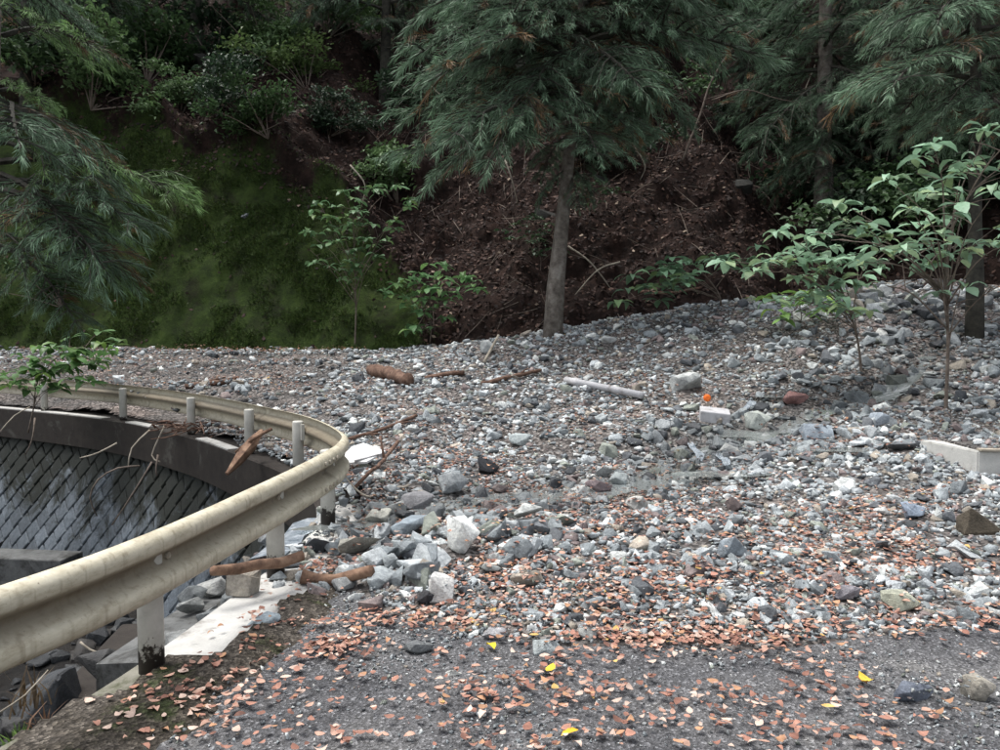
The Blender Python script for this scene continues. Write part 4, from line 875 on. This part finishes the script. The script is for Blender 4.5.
# pale slab with the orange marker
g_ = G(717, 424)
mb = MB(); mb.box((0, 0, .11), (.40, .34, .26)); tag(obj('concrete_slab', mb.mesh('concrete_slab', bevel=.015), M['pipe'], None, (g_.x, g_.y + .2, g_.z - .06), (.12, .1, -.2)), 'pale grey concrete slab standing in the stream beside the orange marker', 'concrete slab')
mk = empty('marker', gp(708, 412, 0)); tag(mk, 'round orange reflector marker on a thin bent stake', 'marker')
mb = MB(); mb.tube([(0, 0, -.1), (0, 0, .1), (-.015, 0, .2)], .008, 6); o = obj('stake', mb.mesh('stake'), M['bolt'], mk)
mb = MB(); mb.tube([(-.015, -.025, .2), (-.015, -.01, .2), (-.015, .01, .2), (-.015, .025, .2)], [.03, .052, .052, .03], 14); obj('reflector', mb.mesh('reflector'), M['orange'], mk)
# broken white board and the wire at the bend
g_ = gp(362, 468, .05); bd = empty('broken_board', g_); tag(bd, 'broken white board lying on stones at the guardrail bend', 'board')
bm = bmesh.new(); vs = [bm.verts.new(v) for v in [(-.17, -.12, 0), (.05, -.16, .0), (.24, .0, .02), (.10, .1, .05), (.02, .17, .06), (-.1, .13, .05), (-.16, .04, .03)]]; f = bm.faces.new(vs); r = bmesh.ops.extrude_face_region(bm, geom=[f]); bmesh.ops.translate(bm, verts=[v for v in r['geom'] if isinstance(v, bmesh.types.BMVert)], vec=(0, 0, .022)); bmesh.ops.recalc_face_normals(bm, faces=bm.faces[:])
me = bpy.data.meshes.new('panel'); bm.to_mesh(me); bm.free(); o = obj('panel', me, M['board'], bd, None, (.28, -.1, .1))
mb = MB(); mb.box((.08, -.09, .03), (.3, .018, .03), .35); obj('trim', mb.mesh('trim'), M['pipe'], bd, None, (.28, -.1, .1))
a = P(341, 468, 6.75); stick('wire', [a, P(350, 483, 6.6), P(362, 494, 6.5), P(371, 497, 6.5)], .007, .007, M['twig_pale'], 'thin pale wire looping down from the guardrail bend', 'wire', 6, 0)
# white concrete block at the right edge
g_ = P(990, 480, 8.0); cb = empty('concrete_block', (g_.x + .25, g_.y + .35, g_.z)); tag(cb, 'white painted concrete block half buried at the right edge', 'concrete block')
bm = bmesh.new(); w0 = [(-.52, .5), (-.36, -.32), (.75, -.42), (.75, .55)]
lo = [bm.verts.new((x * 1.0, y, -.35)) for x, y in w0]; hi = [bm.verts.new((x, y, .29)) for x, y in w0]
bm.faces.new(lo[::-1]); bm.faces.new(hi)
for k in range(4): bm.faces.new((lo[k], lo[(k + 1) % 4], hi[(k + 1) % 4], hi[k]))
bmesh.ops.bevel(bm, geom=bm.edges[:], offset=.012, segments=2, affect='EDGES'); me = bpy.data.meshes.new('body'); bm.to_mesh(me); bm.free(); obj('body', me, M['white_conc'], cb)
mb = MB(); mb.box((.17, .11, .29), (1.0, .78, .05), -.03); obj('soil_fill', mb.mesh('soil_fill', bevel=.02), M['bed'], cb)
n = 90; x, y = RNG.uniform(-.3, .65, n), RNG.uniform(-.25, .45, n); sL = RNG.uniform(.03, .11, n)
fo = stamp('gravel_fill', MEDV, np.stack([x, y, .315 + sL * .15], 1), rots(RNG.uniform(-.4, .4, n), RNG.uniform(-.4, .4, n), RNG.uniform(0, 6.28, n)), np.repeat(sL[:, None], 3, 1), rock_cols(n), M['rubble']); fo.parent = cb; fo['kind'] = 'stuff'
mb = MB(); mb.box((.2, -.36, .302), (1.1, .1, .02), -.09); obj('cap_strip', mb.mesh('cap_strip'), M['twig_pale'], cb)

# ------------------------------------------------------------------ conifers
def bough_mesh(seed, col, nb=13, strands=78, droop=.40, wid=.0019):
    """one drooping feathery bough along +X, 1 m long: woody axis + needle shoots"""
    r = np.random.default_rng(seed); V, Fc, C = [], [], []
    mb = MB(); ax = lambda t: Vector((t * .93, .05 * math.sin(t * 3 + seed), .06 * t - droop * t * t))
    mb.tube([ax(t) for t in np.linspace(0, 1, 8)], [.018 * (1 - t) + .003 for t in np.linspace(0, 1, 8)], 5)
    tips = []
    for k in range(nb):
        t = .16 + .8 * (k + r.random() * .6) / nb
        for sgn in (-1, 1):
            L = (.46 * (1 - t) ** .7 + .12) * r.choice((.4, .75, 1, 1.2)); a = math.radians(r.uniform(25, 80)) * sgn
            p0 = ax(t); d = Vector((math.cos(a), math.sin(a), r.uniform(-.1, .25))); pts = [p0 + d * L * u + Vector((0, 0, -.42 * L * u * u)) for u in (0, .35, .7, 1)]
            mb.tube(pts, [.006, .005, .003, .002], 4, 0, False); tips.append(pts)
    tips.append([ax(.8), ax(.9), ax(1), ax(1) + Vector((.05, 0, -.06))])
    wv, wf = len(mb.v), [f for f in mb.f]
    for pts in tips:
        tone = r.uniform(.55, 1.45); brown = r.random() < .06
        for q in range(strands):
            u = r.random() ** .8 * .98; i = min(int(u * 3), 2); b0 = pts[i].lerp(pts[i + 1], u * 3 - i); dr = (pts[i + 1] - pts[i]).normalized()
            side = Vector(r.normal(0, 1, 3)); side = (side - dr * side.dot(dr)).normalized(); ang = math.radians(r.uniform(12, 42))
            L = r.uniform(.035, .095) * (1.1 - .3 * u); e = b0 + (dr * math.cos(ang) + side * math.sin(ang)) * L + Vector((0, 0, -.25 * L))
            w = Vector(r.normal(0, 1, 3)).cross(e - b0).normalized() * wid
            n0 = len(V); mid = b0.lerp(e, .55) + Vector((0, 0, .06 * L)); V += [b0, mid + w, e, mid - w]; Fc += [(n0, n0 + 1, n0 + 2, n0 + 3)]
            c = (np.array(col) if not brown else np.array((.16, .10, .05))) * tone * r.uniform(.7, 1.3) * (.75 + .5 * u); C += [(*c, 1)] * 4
    nV = len(V); allV = V + mb.v
    me = bpy.data.meshes.new('bough'); me.from_pydata([tuple(v) for v in allV], [], Fc + [tuple(i + nV for i in f) for f in wf])
    a = me.color_attributes.new('Col', 'FLOAT_COLOR', 'POINT'); a.data.foreach_set('color', np.array(C + [(.1, .09, .07, 1)] * wv, np.float32).ravel())
    me.materials.append(M['foliage']); me.materials.append(M['bark_dark'])
    me.polygons.foreach_set('material_index', [0] * len(Fc) + [1] * len(wf)); me.update(); return me
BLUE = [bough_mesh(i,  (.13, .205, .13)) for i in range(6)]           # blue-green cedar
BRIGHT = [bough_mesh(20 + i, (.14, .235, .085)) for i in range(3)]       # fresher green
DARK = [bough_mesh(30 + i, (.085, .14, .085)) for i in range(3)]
def conifer(name, base, top, r0, label, meshes, boughs, bark='bark', lean=None, stubs=0, kind='tree'):
    """boughs: list of (height, azimuth deg, length, pitch deg)"""
    t = empty(name, base); tag(t, label, kind); base, top = Vector(base), Vector(top); Lh = (top - base).length
    mb = MB(); n = 14; bend = Vector((random.uniform(-.12, .12), random.uniform(-.1, .1), 0)) if lean is None else Vector(lean)
    ctr = lambda f: (top - base) * f + bend * math.sin(f * math.pi) * Lh * .06
    mb.tube([ctr(f) - Vector((0, 0, .5 if f == 0 else 0)) for f in np.linspace(0, 1, n)], [r0 * (1.28 if f == 0 else 1.12 if f < .08 else (1 - f * .85)) for f in np.linspace(0, 1, n)], 12, .06)
    obj('trunk', mb.mesh('trunk', True), M[bark], t)
    for k in range(stubs):
        h = random.uniform(.12, .6) * Lh; a = random.uniform(0, 6.28); p = ctr(h / Lh); d = Vector((math.cos(a), math.sin(a), random.uniform(-.3, .2))); mb = MB()
        mb.tube([p, p + d * .5 + Vector((0, 0, .03)), p + d * random.uniform(.7, 1.5)], [.018, .012, .005], 5); obj('dead_branch', mb.mesh('dead_branch'), M['twig'], t)
    for k, (h, az, L, pit) in enumerate(boughs):
        o = obj('bough', meshes[k % len(meshes)], None, t, ctr(h / Lh), (random.uniform(-.25, .25), -math.radians(pit), math.radians(az)), (L, L * random.uniform(.8, 1.15), L * random.uniform(.8, 1.1)))
    return t
def ring(h0, h1, n, l0, l1, az0=0, az1=360, p0=-10, p1=20):
    return [(h0 + (h1 - h0) * (k + random.random()) / n, random.uniform(az0, az1) if az1 - az0 < 360 else k * 137.5 + random.uniform(-25, 25), random.uniform(.8, 1.1) * (l0 + (l1 - l0) * (k / max(1, n - 1))) * random.choice((.62, .85, 1, 1.08)), random.uniform(p0, p1)) for k in range(n)]

b0 = G(551, 336); b0.z -= .05
conifer('cedar_tree', b0, P(612, -330, 17.6), .165, 'grey-trunked cedar rising from the debris edge at the picture centre', BLUE,
        ring(4.0, 8.2, 26, 2.2, 3.1, p0=-20, p1=24) + ring(5.2, 9.5, 12, 3.2, 3.2, p0=-20, p1=14) + ring(4.2, 7.6, 8, 3.2, 3.4, 165, 250, -25, 8) + ring(4.6, 7.6, 5, 2.6, 3.0, -60, 20, -10, 20) + [(h, az, 3.7, p) for h, az, p in ((4.6, 190, 2), (5.3, 172, 8), (5.9, 205, 0), (6.6, 185, 6), (7.2, 210, 4), (5.0, 228, -4), (6.2, 165, 10), (6.0, -15, 12), (6.9, 5, 10), (7.6, -30, 8))] + [(3.5, 200, 1.0, -30), (3.4, 300, .9, -40), (3.6, 20, 1.0, -35)] + ring(8.2, 14, 16, 3.0, 1.2), stubs=7)
b0 = G(823, 243); 
conifer('cedar_tree', b0, P(822, -420, b0.y + .8), .24, 'lichen-pale cedar trunk standing on the slope behind the leafy shrubs', DARK, ring(1.9, 5.2, 26, 2.2, 3.0, p0=-25, p1=10) + ring(4.4, 14, 28, 3.2, 1.4), 'bark', stubs=6)
b0 = G(975, 337)
conifer('cedar_tree', b0, P(985, -420, b0.y + .5), .12, 'dark cedar trunk at the right edge behind the leafy shrub', BLUE, ring(3.5, 6.6, 17, 2.3, 2.6, p0=-25, p1=14) + ring(3.6, 6.4, 9, 2.8, 2.9, 150, 260, -25, 5) + ring(6, 12, 16, 2.6, 1.2), 'bark_dark', stubs=4)
conifer('cedar_tree', (-6.55, 9.9, -2.4), (-6.0, 10.2, 9.5), .075, 'slim tree at the far left edge with feathery drooping boughs', BLUE[:3] + BRIGHT,
        ring(4.9, 7.0, 16, 2.0, 2.3, -55, 28, -26, 14) + ring(7.6, 11.5, 16, 2.0, 1.0), 'bark', lean=(0, 0, 0))
k = 0
for (px, py, hgt, r0, ms, l, lab, h0) in [(524, 110, 13, .2, DARK, 3.0, 'thin grey trunk behind the central cedar', 2.5), (250, 40, 12, .16, BRIGHT, 2.8, 'fresh green conifer above the mossy bank', .8), (90, 50, 12, .2, DARK, 3.0, 'dark conifer at the top left above the moss', .8), (735, 20, 13, .2, DARK, 3.0, 'dark conifer at the head of the slope right of centre', 1.5),
                                      (905, 150, 14, .22, DARK, 3.4, 'dark conifer deep in the ravine on the right', .8), (400, 30, 12, .18, BRIGHT, 2.8, 'green conifer above the leaf slope left of the central cedar', 1.0), (640, 40, 13, .2, BLUE, 3.0, 'blue-green conifer above the leaf slope right of the central cedar', 1.4), (20, 20, 13, .2, BRIGHT, 3, 'green conifer at the upper left corner', .8), (1010, 130, 14, .2, BLUE, 3.2, 'bushy conifer beyond the right edge trunk', 1.0), (850, 60, 13, .18, BLUE, 3.0, 'blue-green conifer high behind the lichen-pale trunk', .8)]:
    b0 = G(px, py)
    if b0 is None: continue
    conifer('conifer', b0, b0 + Vector((random.uniform(-.4, .4), random.uniform(0, .6), hgt)), r0, lab, ms, ring(h0, 6, 18, l, l, p0=-20, p1=12) + ring(6, hgt - .8, 12, l, 1), 'bark_dark', stubs=2)
# canopy trees whose trunks stand outside the picture or above its top edge: their crowns shade the slope
for (x, q, hgt) in [(-10, 12, 13), (-4, 13, 13), (3, 14, 14), (9, 13, 14), (13, 6, 14), (-14, 8, 12), (0, 17, 13), (6, 17, 13)]:
    v = [float(t) for t in hill(np.array([x]), np.array([q]))[:3]]
    conifer('conifer', v, Vector(v) + Vector((0, .4, hgt)), .2, 'conifer high on the slope hidden behind the nearer boughs', DARK, ring(2, 7, 18, 3.4, 3.4, p0=-15, p1=12) + ring(7, hgt - .5, 14, 3.2, 1), 'bark_dark')['group'] = 'conifers high on the slope'

# ------------------------------------------------------------------ broadleaf shrubs
LV = []
for i in range(9):
    v, f = leaf_shape(random.uniform(-.55, -.1), random.uniform(.0, .25), random.uniform(.2, .27), random.uniform(-.12, .12)); v = v + np.array([.5, 0, 0]); v[:, 2] -= v[0, 2]
    me = fast_mesh('leaf_mesh', v, f, None, True); me.materials.append(M['leaf']); LV.append(me)
def shrub(name, base, tips, label, leaf=.2, col=(.16, .30, .12), nl=7, stem_r=.02, spread=1, cat='shrub', mat='twig', limit=300, side=True):
    t = empty(name, base); tag(t, label, cat); base = Vector(base); cnt = 0
    tips = [Vector(tp) - base for tp in tips]; zt = max(tp.z for tp in tips) * .85; cen = sum(tips, Vector()) / len(tips); sp = catmull([(0, 0, -.08), (cen.x * .12 + .03, cen.y * .1, zt * .3), (cen.x * .3, cen.y * .3, zt * .65), (cen.x * .6, cen.y * .6, zt)], .08)
    mb = MB(); mb.tube([Vector(p) for p in sp], [stem_r * (1 - .75 * k / len(sp)) for k in range(len(sp))], 7, .05); obj('stem', mb.mesh('stem', True), M[mat], t)
    for tp in tips:
        b_ = Vector(sp[int(np.argmin(abs(sp[:, 2] - max(.15 * zt, tp.z * random.uniform(.4, .75)))))]); L = (tp - b_).length; mid = b_.lerp(tp, .5) + Vector((random.uniform(-.05, .05), random.uniform(-.05, .05), .12)) * L
        c = catmull([tuple(b_), tuple(mid), tuple(tp)], max(.08, L / 10)); m = len(c); mb = MB(); mb.tube([Vector(p) for p in c], [stem_r * .5 * (1 - .7 * k / m) for k in range(m)], 6, .05)
        br = obj('branch', mb.mesh('branch', True), M[mat], t)
        spots = [(Vector(c[-1]), (Vector(c[-1]) - Vector(c[-3])).normalized(), nl)]
        if side:
            for k in range(int(m * .5), m - 1):
                if random.random() < .8: spots.append((Vector(c[k]), Vector((random.gauss(0, 1), random.gauss(0, 1), .3)).normalized(), max(2, nl // 2)))
        for p, d, nn in spots:
            tw = p + d * leaf * random.uniform(.2, .6) * spread
            if nn < nl:
                tw = p + d * leaf * 1.3 * spread; mb = MB(); mb.tube([p, p.lerp(tw, .5) + Vector((0, 0, .02)), tw], [stem_r * .3, stem_r * .25, stem_r * .15], 4); obj('twig', mb.mesh('twig'), M[mat], br)
            for k in range(nn):
                if cnt >= limit: break
                cnt += 1; az = k * 2.4 + random.uniform(-.4, .4); s = leaf * random.uniform(.65, 1.15)
                o = obj('leaf', LV[cnt % 9], None, br, tw + Vector((math.cos(az), math.sin(az), 0)) * .02, (random.uniform(-.45, .45), random.uniform(-.1, .6), az), (s, s * random.uniform(.85, 1.15), s * random.uniform(.6, 1.5)))
                kk = random.uniform(.7, 1.3); yl = random.random() ** 4; o.color = (col[0] * kk * (1 + .25 * yl), col[1] * kk, col[2] * kk * (1 - .3 * yl), 1)
    return t
PALE = (.24, .385, .26)
b0 = G(946, 408)
shrub('leafy_shrub', b0, [P(x, y, 10.2 + random.uniform(-.8, .9)) for x, y in [(850, 208), (895, 185), (935, 150), (985, 140), (1005, 165), (960, 180), (915, 215), (870, 235), (990, 200), (940, 225), (905, 250), (865, 262), (975, 245), (1010, 240), (930, 270), (885, 285), (960, 290), (1000, 285), (840, 240), (815, 232), (955, 205), (1020, 130), (995, 152)]],
      'large leafy shrub with pale green leaves at the right edge', .27, PALE, 8, .026)
b0 = G(862, 372)
shrub('leafy_shrub', b0, [P(x, y, 11.6 + random.uniform(-.6, .6)) for x, y in [(785, 235), (800, 250), (830, 262), (770, 262), (800, 280), (845, 285), (760, 272), (815, 300), (780, 300), (870, 255), (735, 262), (850, 310)]],
      'leafy shrub leaning left over the rubble, left of the large one', .27, PALE, 8, .022)
b0 = G(722, 305)
shrub('leafy_shrub', b0, [P(x, y, b0.y - random.uniform(.1, 1.6)) for x, y in [(635, 275), (650, 285), (675, 270), (690, 282), (712, 262), (735, 268), (625, 300), (665, 298), (750, 262)]], 'low spreading shrub with broad leaves right of the central trunk', .32, (.15, .27, .16), 7, .02)
b0 = G(800, 322); shrub('leafy_shrub', b0, [P(x, y, b0.y - random.uniform(.1, .9)) for x, y in [(770, 300), (795, 305), (815, 312), (785, 318), (805, 298), (830, 303)]], 'bright low seedling clump at the foot of the shrubs', .28, (.2, .36, .1), 6, .012)
b0 = G(430, 342); shrub('sapling', b0, [P(x, y, b0.y - random.uniform(.1, .9)) for x, y in [(400, 285), (420, 275), (440, 270), (460, 280), (472, 290), (410, 300), (430, 290), (445, 300), (425, 315), (415, 330), (440, 320), (395, 295)]], 'light green sapling growing at the slope foot left of the trunk', .29, (.13, .26, .11), 7, .016)
b0 = G(355, 342); shrub('sapling', b0, [P(x, y, b0.y - random.uniform(.1, 1.4)) for x, y in [(320, 205), (345, 195), (370, 190), (395, 188), (335, 222), (360, 215), (310, 235), (335, 245), (365, 240), (390, 225), (405, 205), (320, 262), (350, 265), (375, 260), (310, 250), (385, 245)]], 'tall bushy sapling in front of the mossy bank', .25, (.10, .19, .09), 8, .022)
b0 = P(28, 428, 13.0)
shrub('sprig', b0, [P(x, y, 12.4 + random.uniform(-.3, .3)) for x, y in [(50, 352), (75, 352), (90, 365), (62, 370), (85, 382), (40, 378), (100, 350), (30, 370), (55, 390), (15, 385)]], 'green fern-like sprig in front of the far guardrail', .26, (.09, .19, .06), 9, .014)
b0 = G(350, 95); shrub('sapling', b0, [P(x, y, b0.y - random.uniform(.4, 1.4)) for x, y in [(345, 95), (358, 110), (340, 118), (370, 120), (355, 125)]], 'pale small sapling high on the leaf slope', .17, (.12, .2, .14), 7, .012)
for (px, py, lab) in [(528, 250, 'dark fern tuft on the slope left of the central trunk'), (540, 270, 'small dark bush beside the central trunk'), (600, 215, 'dark bush on the slope right of the central trunk')]:
    b0 = G(px, py); shrub('bush', b0, [b0 + Vector((random.gauss(0, .35), random.gauss(-.3, .2), random.uniform(.3, .8))) for k in range(9)], lab, .16, (.03, .06, .03), 6, .01)

# small-leaved understorey bushes, foliage too fine to pick apart
def bush_mesh(seed, n, col, r=1.0):
    g = np.random.default_rng(seed); k = 16; cl = g.normal(0, .55, (k, 3)) * np.array([1.3, 1, .6]); cl[:, 2] += .6
    c = cl[g.integers(0, k, n)]; p = c + g.normal(0, .17, (n, 3)) * np.array([1.2, 1.2, .6]); s = g.uniform(.09, .19, n)
    v0 = leaf_shape(-.3, .3, .26)[0]; Q = [(v0[[0, 5, 10, 6]], np.array([(0, 2, 1), (0, 3, 2)]))]; R = rots(g.normal(0, .5, n), g.normal(.2, .4, n), g.uniform(0, 6.28, n))
    V = np.einsum('nij,nvj->nvi', R, Q[0][0][None] * s[:, None, None]) + p[:, None]; Fq = (Q[0][1][None] + (np.arange(n) * 4)[:, None, None]).reshape(-1, 3)
    cc = np.array(col) * g.uniform(.55, 1.35, (n, 1)); me = fast_mesh('foliage', V.reshape(-1, 3), Fq, np.repeat(np.concatenate([cc, np.ones((n, 1))], 1), 4, 0)); me.materials.append(M['foliage'])
    mb = MB()
    for q in cl: mb.tube([(0, 0, -.25), tuple(q * .5 + np.array([0, 0, -.05])), tuple(q)], [.018, .012, .004], 5)
    st = mb.mesh('stem'); st.materials.append(M['twig']); return me, st
BU = [bush_mesh(1, 2000, (.06, .11, .045)), bush_mesh(2, 2000, (.11, .185, .075)), bush_mesh(3, 1800, (.11, .17, .06)), bush_mesh(4, 2000, (.03, .055, .03))]
def bush(px, py, s, v, label, group=None):
    b0 = G(px, py)
    if b0 is None: return
    t = empty('understorey_bush', b0); tag(t, label, 'bush', group); t.scale = (s,) * 3; t.rotation_euler = (.35, 0, random.uniform(0, 6.28))
    obj('foliage', BU[v][0], None, t); obj('stem', BU[v][1], None, t)
for px, py, s, v, lab in [(35, 80, 1.5, 0, 'dark bush at the left over the top of the moss'), (95, 100, 1.3, 1, 'green bush on the brow of the mossy bank'), (150, 75, 1.5, 0, 'dark bush high above the moss at left'), (180, 110, .9, 1, 'small bush hanging over the moss edge'), (270, 60, 1.3, 1, 'green bush on the dark upper slope'), (305, 85, 1.1, 2, 'yellow-green bush on the dark upper slope'), (385, 25, 1.4, 2, 'yellow-green bush at the top edge'), (215, 60, 1.4, 3, 'blackish bush on the upper slope'), (395, 200, 1.2, 1, 'rounded low bush above the tall bushy sapling'), (330, 30, 1.5, 1, 'mid green bush at the top edge left of centre'), (120, 20, 1.6, 1, 'green bush at the top left'), (600, 160, 1.0, 3, 'dark bush behind the central trunk'), (690, 60, 1.6, 0, 'dark bush beside the bent saplings'), (770, 40, 1.7, 0, 'dark bush near the top right of centre'), (880, 190, 1.6, 3, 'dark bush in the ravine'), (920, 230, 1.5, 0, 'bush in the ravine behind the large shrub'), (960, 200, 1.5, 3, 'black-green bush at the right behind the large shrub'), (870, 245, 1.2, 3, 'low dark bush at the ravine mouth'), (60, 300, .9, 0, 'dark tuft low on the mossy bank at left'), (470, 60, 1.4, 0, 'dark bush left of the thin grey trunk'), (560, 40, 1.4, 1, 'green bush behind the central crown'), (240, 110, 1.1, 3, 'blackish bush at the moss corner'), (265, 130, 1.0, 0, 'small dark bush at the upper edge of the moss'), (60, 40, 1.6, 1, 'mid green bush in the top left corner area'), (440, 110, 1.1, 3, 'dark low bush on the leaf slope under the left boughs'), (510, 130, .9, 3, 'small dark bush under the central crown'), (640, 110, 1.3, 0, 'dark bush under the right boughs of the central cedar'), (330, 130, .9, 3, 'low dark bush on the leaf slope above the saplings'), (720, 130, .8, 3, 'dark tuft beside the foot of the bent sapling'), (790, 150, 1.0, 3, 'dark bush left of the lichen-pale trunk')]:
    bush(px, py, s, v, lab)
# bare saplings and dead branches on the slope
def gsl(px, py, out): g_ = G(px, py); return g_ + Vector((0, -out, 0))
a = gsl(682, 162, 0); Yv = a.y - .3
stick('bare_sapling', [a, P(700, 115, Yv), P(712, 80, Yv - .2), P(735, 45, Yv - .4), P(760, 25, Yv - .5)], .03, .014, M['twig'], 'bent pale sapling leaning right up the slope', 'sapling', forks=[(.45, (1, 0, .25), 1.0), (.6, (-.8, 0, .5), .8)])
stick('dead_branch', [P(712, 100, Yv - .1), P(745, 90, Yv - .1), P(775, 98, Yv), P(800, 103, Yv)], .018, .009, M['twig'], 'pale curved branch reaching right from the bent sapling', 'branch')
for pts, lab in [([(430, 85), (450, 105), (462, 122), (490, 130)], 'pale dead branch hanging left of the central crown'), ([(505, 160), (512, 180), (518, 205)], 'dead stick standing in the slope left of the trunk'), ([(630, 140), (645, 165), (640, 180)], 'dead stick on the slope right of the trunk'), ([(692, 20), (705, 40), (720, 55)], 'thin dead branch at the top right of centre'), ([(795, 120), (805, 90), (815, 65)], 'leaning dead pole left of the lichen-pale trunk'), ([(568, 246), (590, 262), (612, 290)], 'fallen twig right of the trunk foot'), ([(620, 262), (598, 270), (575, 295)], 'crossing twig right of the trunk foot'), ([(350, 165), (365, 185), (360, 210)], 'thin stick above the bushy sapling')]:
    g0 = G(*pts[0]); g1 = G(*pts[-1]); Ym = min(g0.y, g1.y) - .25
    stick('dead_branch', [P(x, y, Ym) for x, y in pts[:-1]] + [g1], .022, .012, M['twig_pale'], lab, 'branch', 6)
mb_p = [(640, 292, 'brown fallen branch along the foot of the slope'), ]
a = gsl(640, 292, .1); stick('dead_branch', [a, gsl(670, 293, .1), gsl(700, 288, .1)], .04, .025, M['log'], mb_p[0][2], 'branch')

x, q, L, a, nr = hill_pts(420, .3, 11, -9, 11); mb = MB()
for k in range(len(x)):
    if x[k] < -2 and q[k] < L[k]: continue
    p = Vector(a[k]) + Vector(nr[k]) * .03; t = Vector(nr[k]).cross(Vector((random.gauss(0, 1), random.gauss(0, 1), random.gauss(0, 1)))).normalized(); l = random.uniform(.25, 1.1)
    mb.tube([p - t * l / 2, p + Vector(nr[k]) * .04, p + t * l / 2 + Vector(nr[k]) * random.uniform(0, .15)], [.012, .010, .004], 4, 0, False)
tag(obj('slope_twigs', mb.mesh('slope_twigs'), M['twig']), 'thin fallen twigs strewn over the leafy slope', 'twigs', kind='stuff')
for px, py, sz, lab in [(470, 165, .9, 'dark boulder in a hollow of the slope left of the central trunk'), (600, 180, .8, 'dark boulder on the slope just right of the central trunk'), (740, 185, .6, 'dark boulder on the slope left of the lichen-pale trunk'), (770, 190, .7, 'dark mossy boulder near the lichen-pale trunk'), (500, 95, .9, 'dark rock outcrop under the crown of the central cedar'), (245, 215, .4, 'small grey stone stuck in the mossy bank'), (205, 65, 1.0, 'dark outcrop above the mossy bank'), (870, 205, .9, 'black boulder in the ravine right of the lichen-pale trunk'), (540, 215, .7, 'dark boulder behind the central trunk')]:
    g_ = G(px, py); rock(g_ + Vector((0, .1, -sz * .1)), sz, (.022, .022, .019) if sz > .45 else (.13, .14, .15), None, .4, lab, None, sc=(1.2, 1, 1), name='boulder', cat='boulder')

# weeds and dry grass at the lower left verge
def tuft(px, py, Y_, n, h, col, lab, cat='weed', z0=None):
    b0 = P(px, py, Y_); t = []
    g = RNG; V, Fc, C = [], [], []
    for k in range(n):
        a = g.uniform(0, 6.28); d = np.array([math.cos(a), math.sin(a)]); L = h * g.uniform(.5, 1.1); w = .004 + .004 * g.random(); o = g.normal(0, h * .25, 2); pr = np.array([-d[1], d[0]]) * w; n0 = len(V); lean = g.uniform(.2, .8)
        for f, ww in ((0, 1), (.5, .9), (1, .1)):
            q = o + d * L * lean * f * f; z = L * (f - .35 * lean * f * f) - .03
            V += [(q[0] + pr[0] * ww, q[1] + pr[1] * ww, z), (q[0] - pr[0] * ww, q[1] - pr[1] * ww, z)]
        Fc += [(n0, n0 + 1, n0 + 3, n0 + 2), (n0 + 2, n0 + 3, n0 + 5, n0 + 4)]; C += [(*(np.array(col) * g.uniform(.6, 1.3)), 1)] * 6
    o = obj('weed_tuft', fast_mesh('weed_tuft', np.array(V), np.array(Fc), np.array(C)), M['foliage'], None, b0); tag(o, lab, cat); return o
tuft(110, 722, 3.2, 60, .07, (.12, .2, .04), 'low green weeds on the verge beside the coping'); tuft(22, 742, 3.15, 60, .10, (.1, .17, .04), 'green weed tuft at the bottom left corner'); tuft(70, 735, 3.15, 40, .06, (.13, .19, .05), 'mossy weeds along the verge edge'); tuft(125, 690, 3.55, 30, .06, (.12, .2, .04), 'small weed behind the near post'); tuft(205, 718, 3.3, 40, .04, (.12, .15, .05), 'tiny weeds in the asphalt near the post'); tuft(145, 745, 3.1, 50, .05, (.12, .17, .05), 'weeds at the bottom edge of the asphalt')
tuft(30, 700, 3.9, 22, .22, (.12, .085, .05), 'dry straw-coloured grass hanging in the gully', 'grass'); tuft(45, 725, 3.6, 14, .14, (.15, .085, .05), 'reddish dry grass under the near rail', 'grass')
stick('stem', [P(0, 712, 3.5), P(25, 695, 3.55), P(48, 670, 3.7)], .005, .003, M['twig_pale'], 'pale dry stem across the lower left corner', 'stem', 5)
stick('stem', [P(80, 642, 5.0), P(90, 650, 5.0), P(100, 652, 5.0)], .008, .006, M['twig_pale'], 'short pale twig on the concrete step', 'stem', 5)
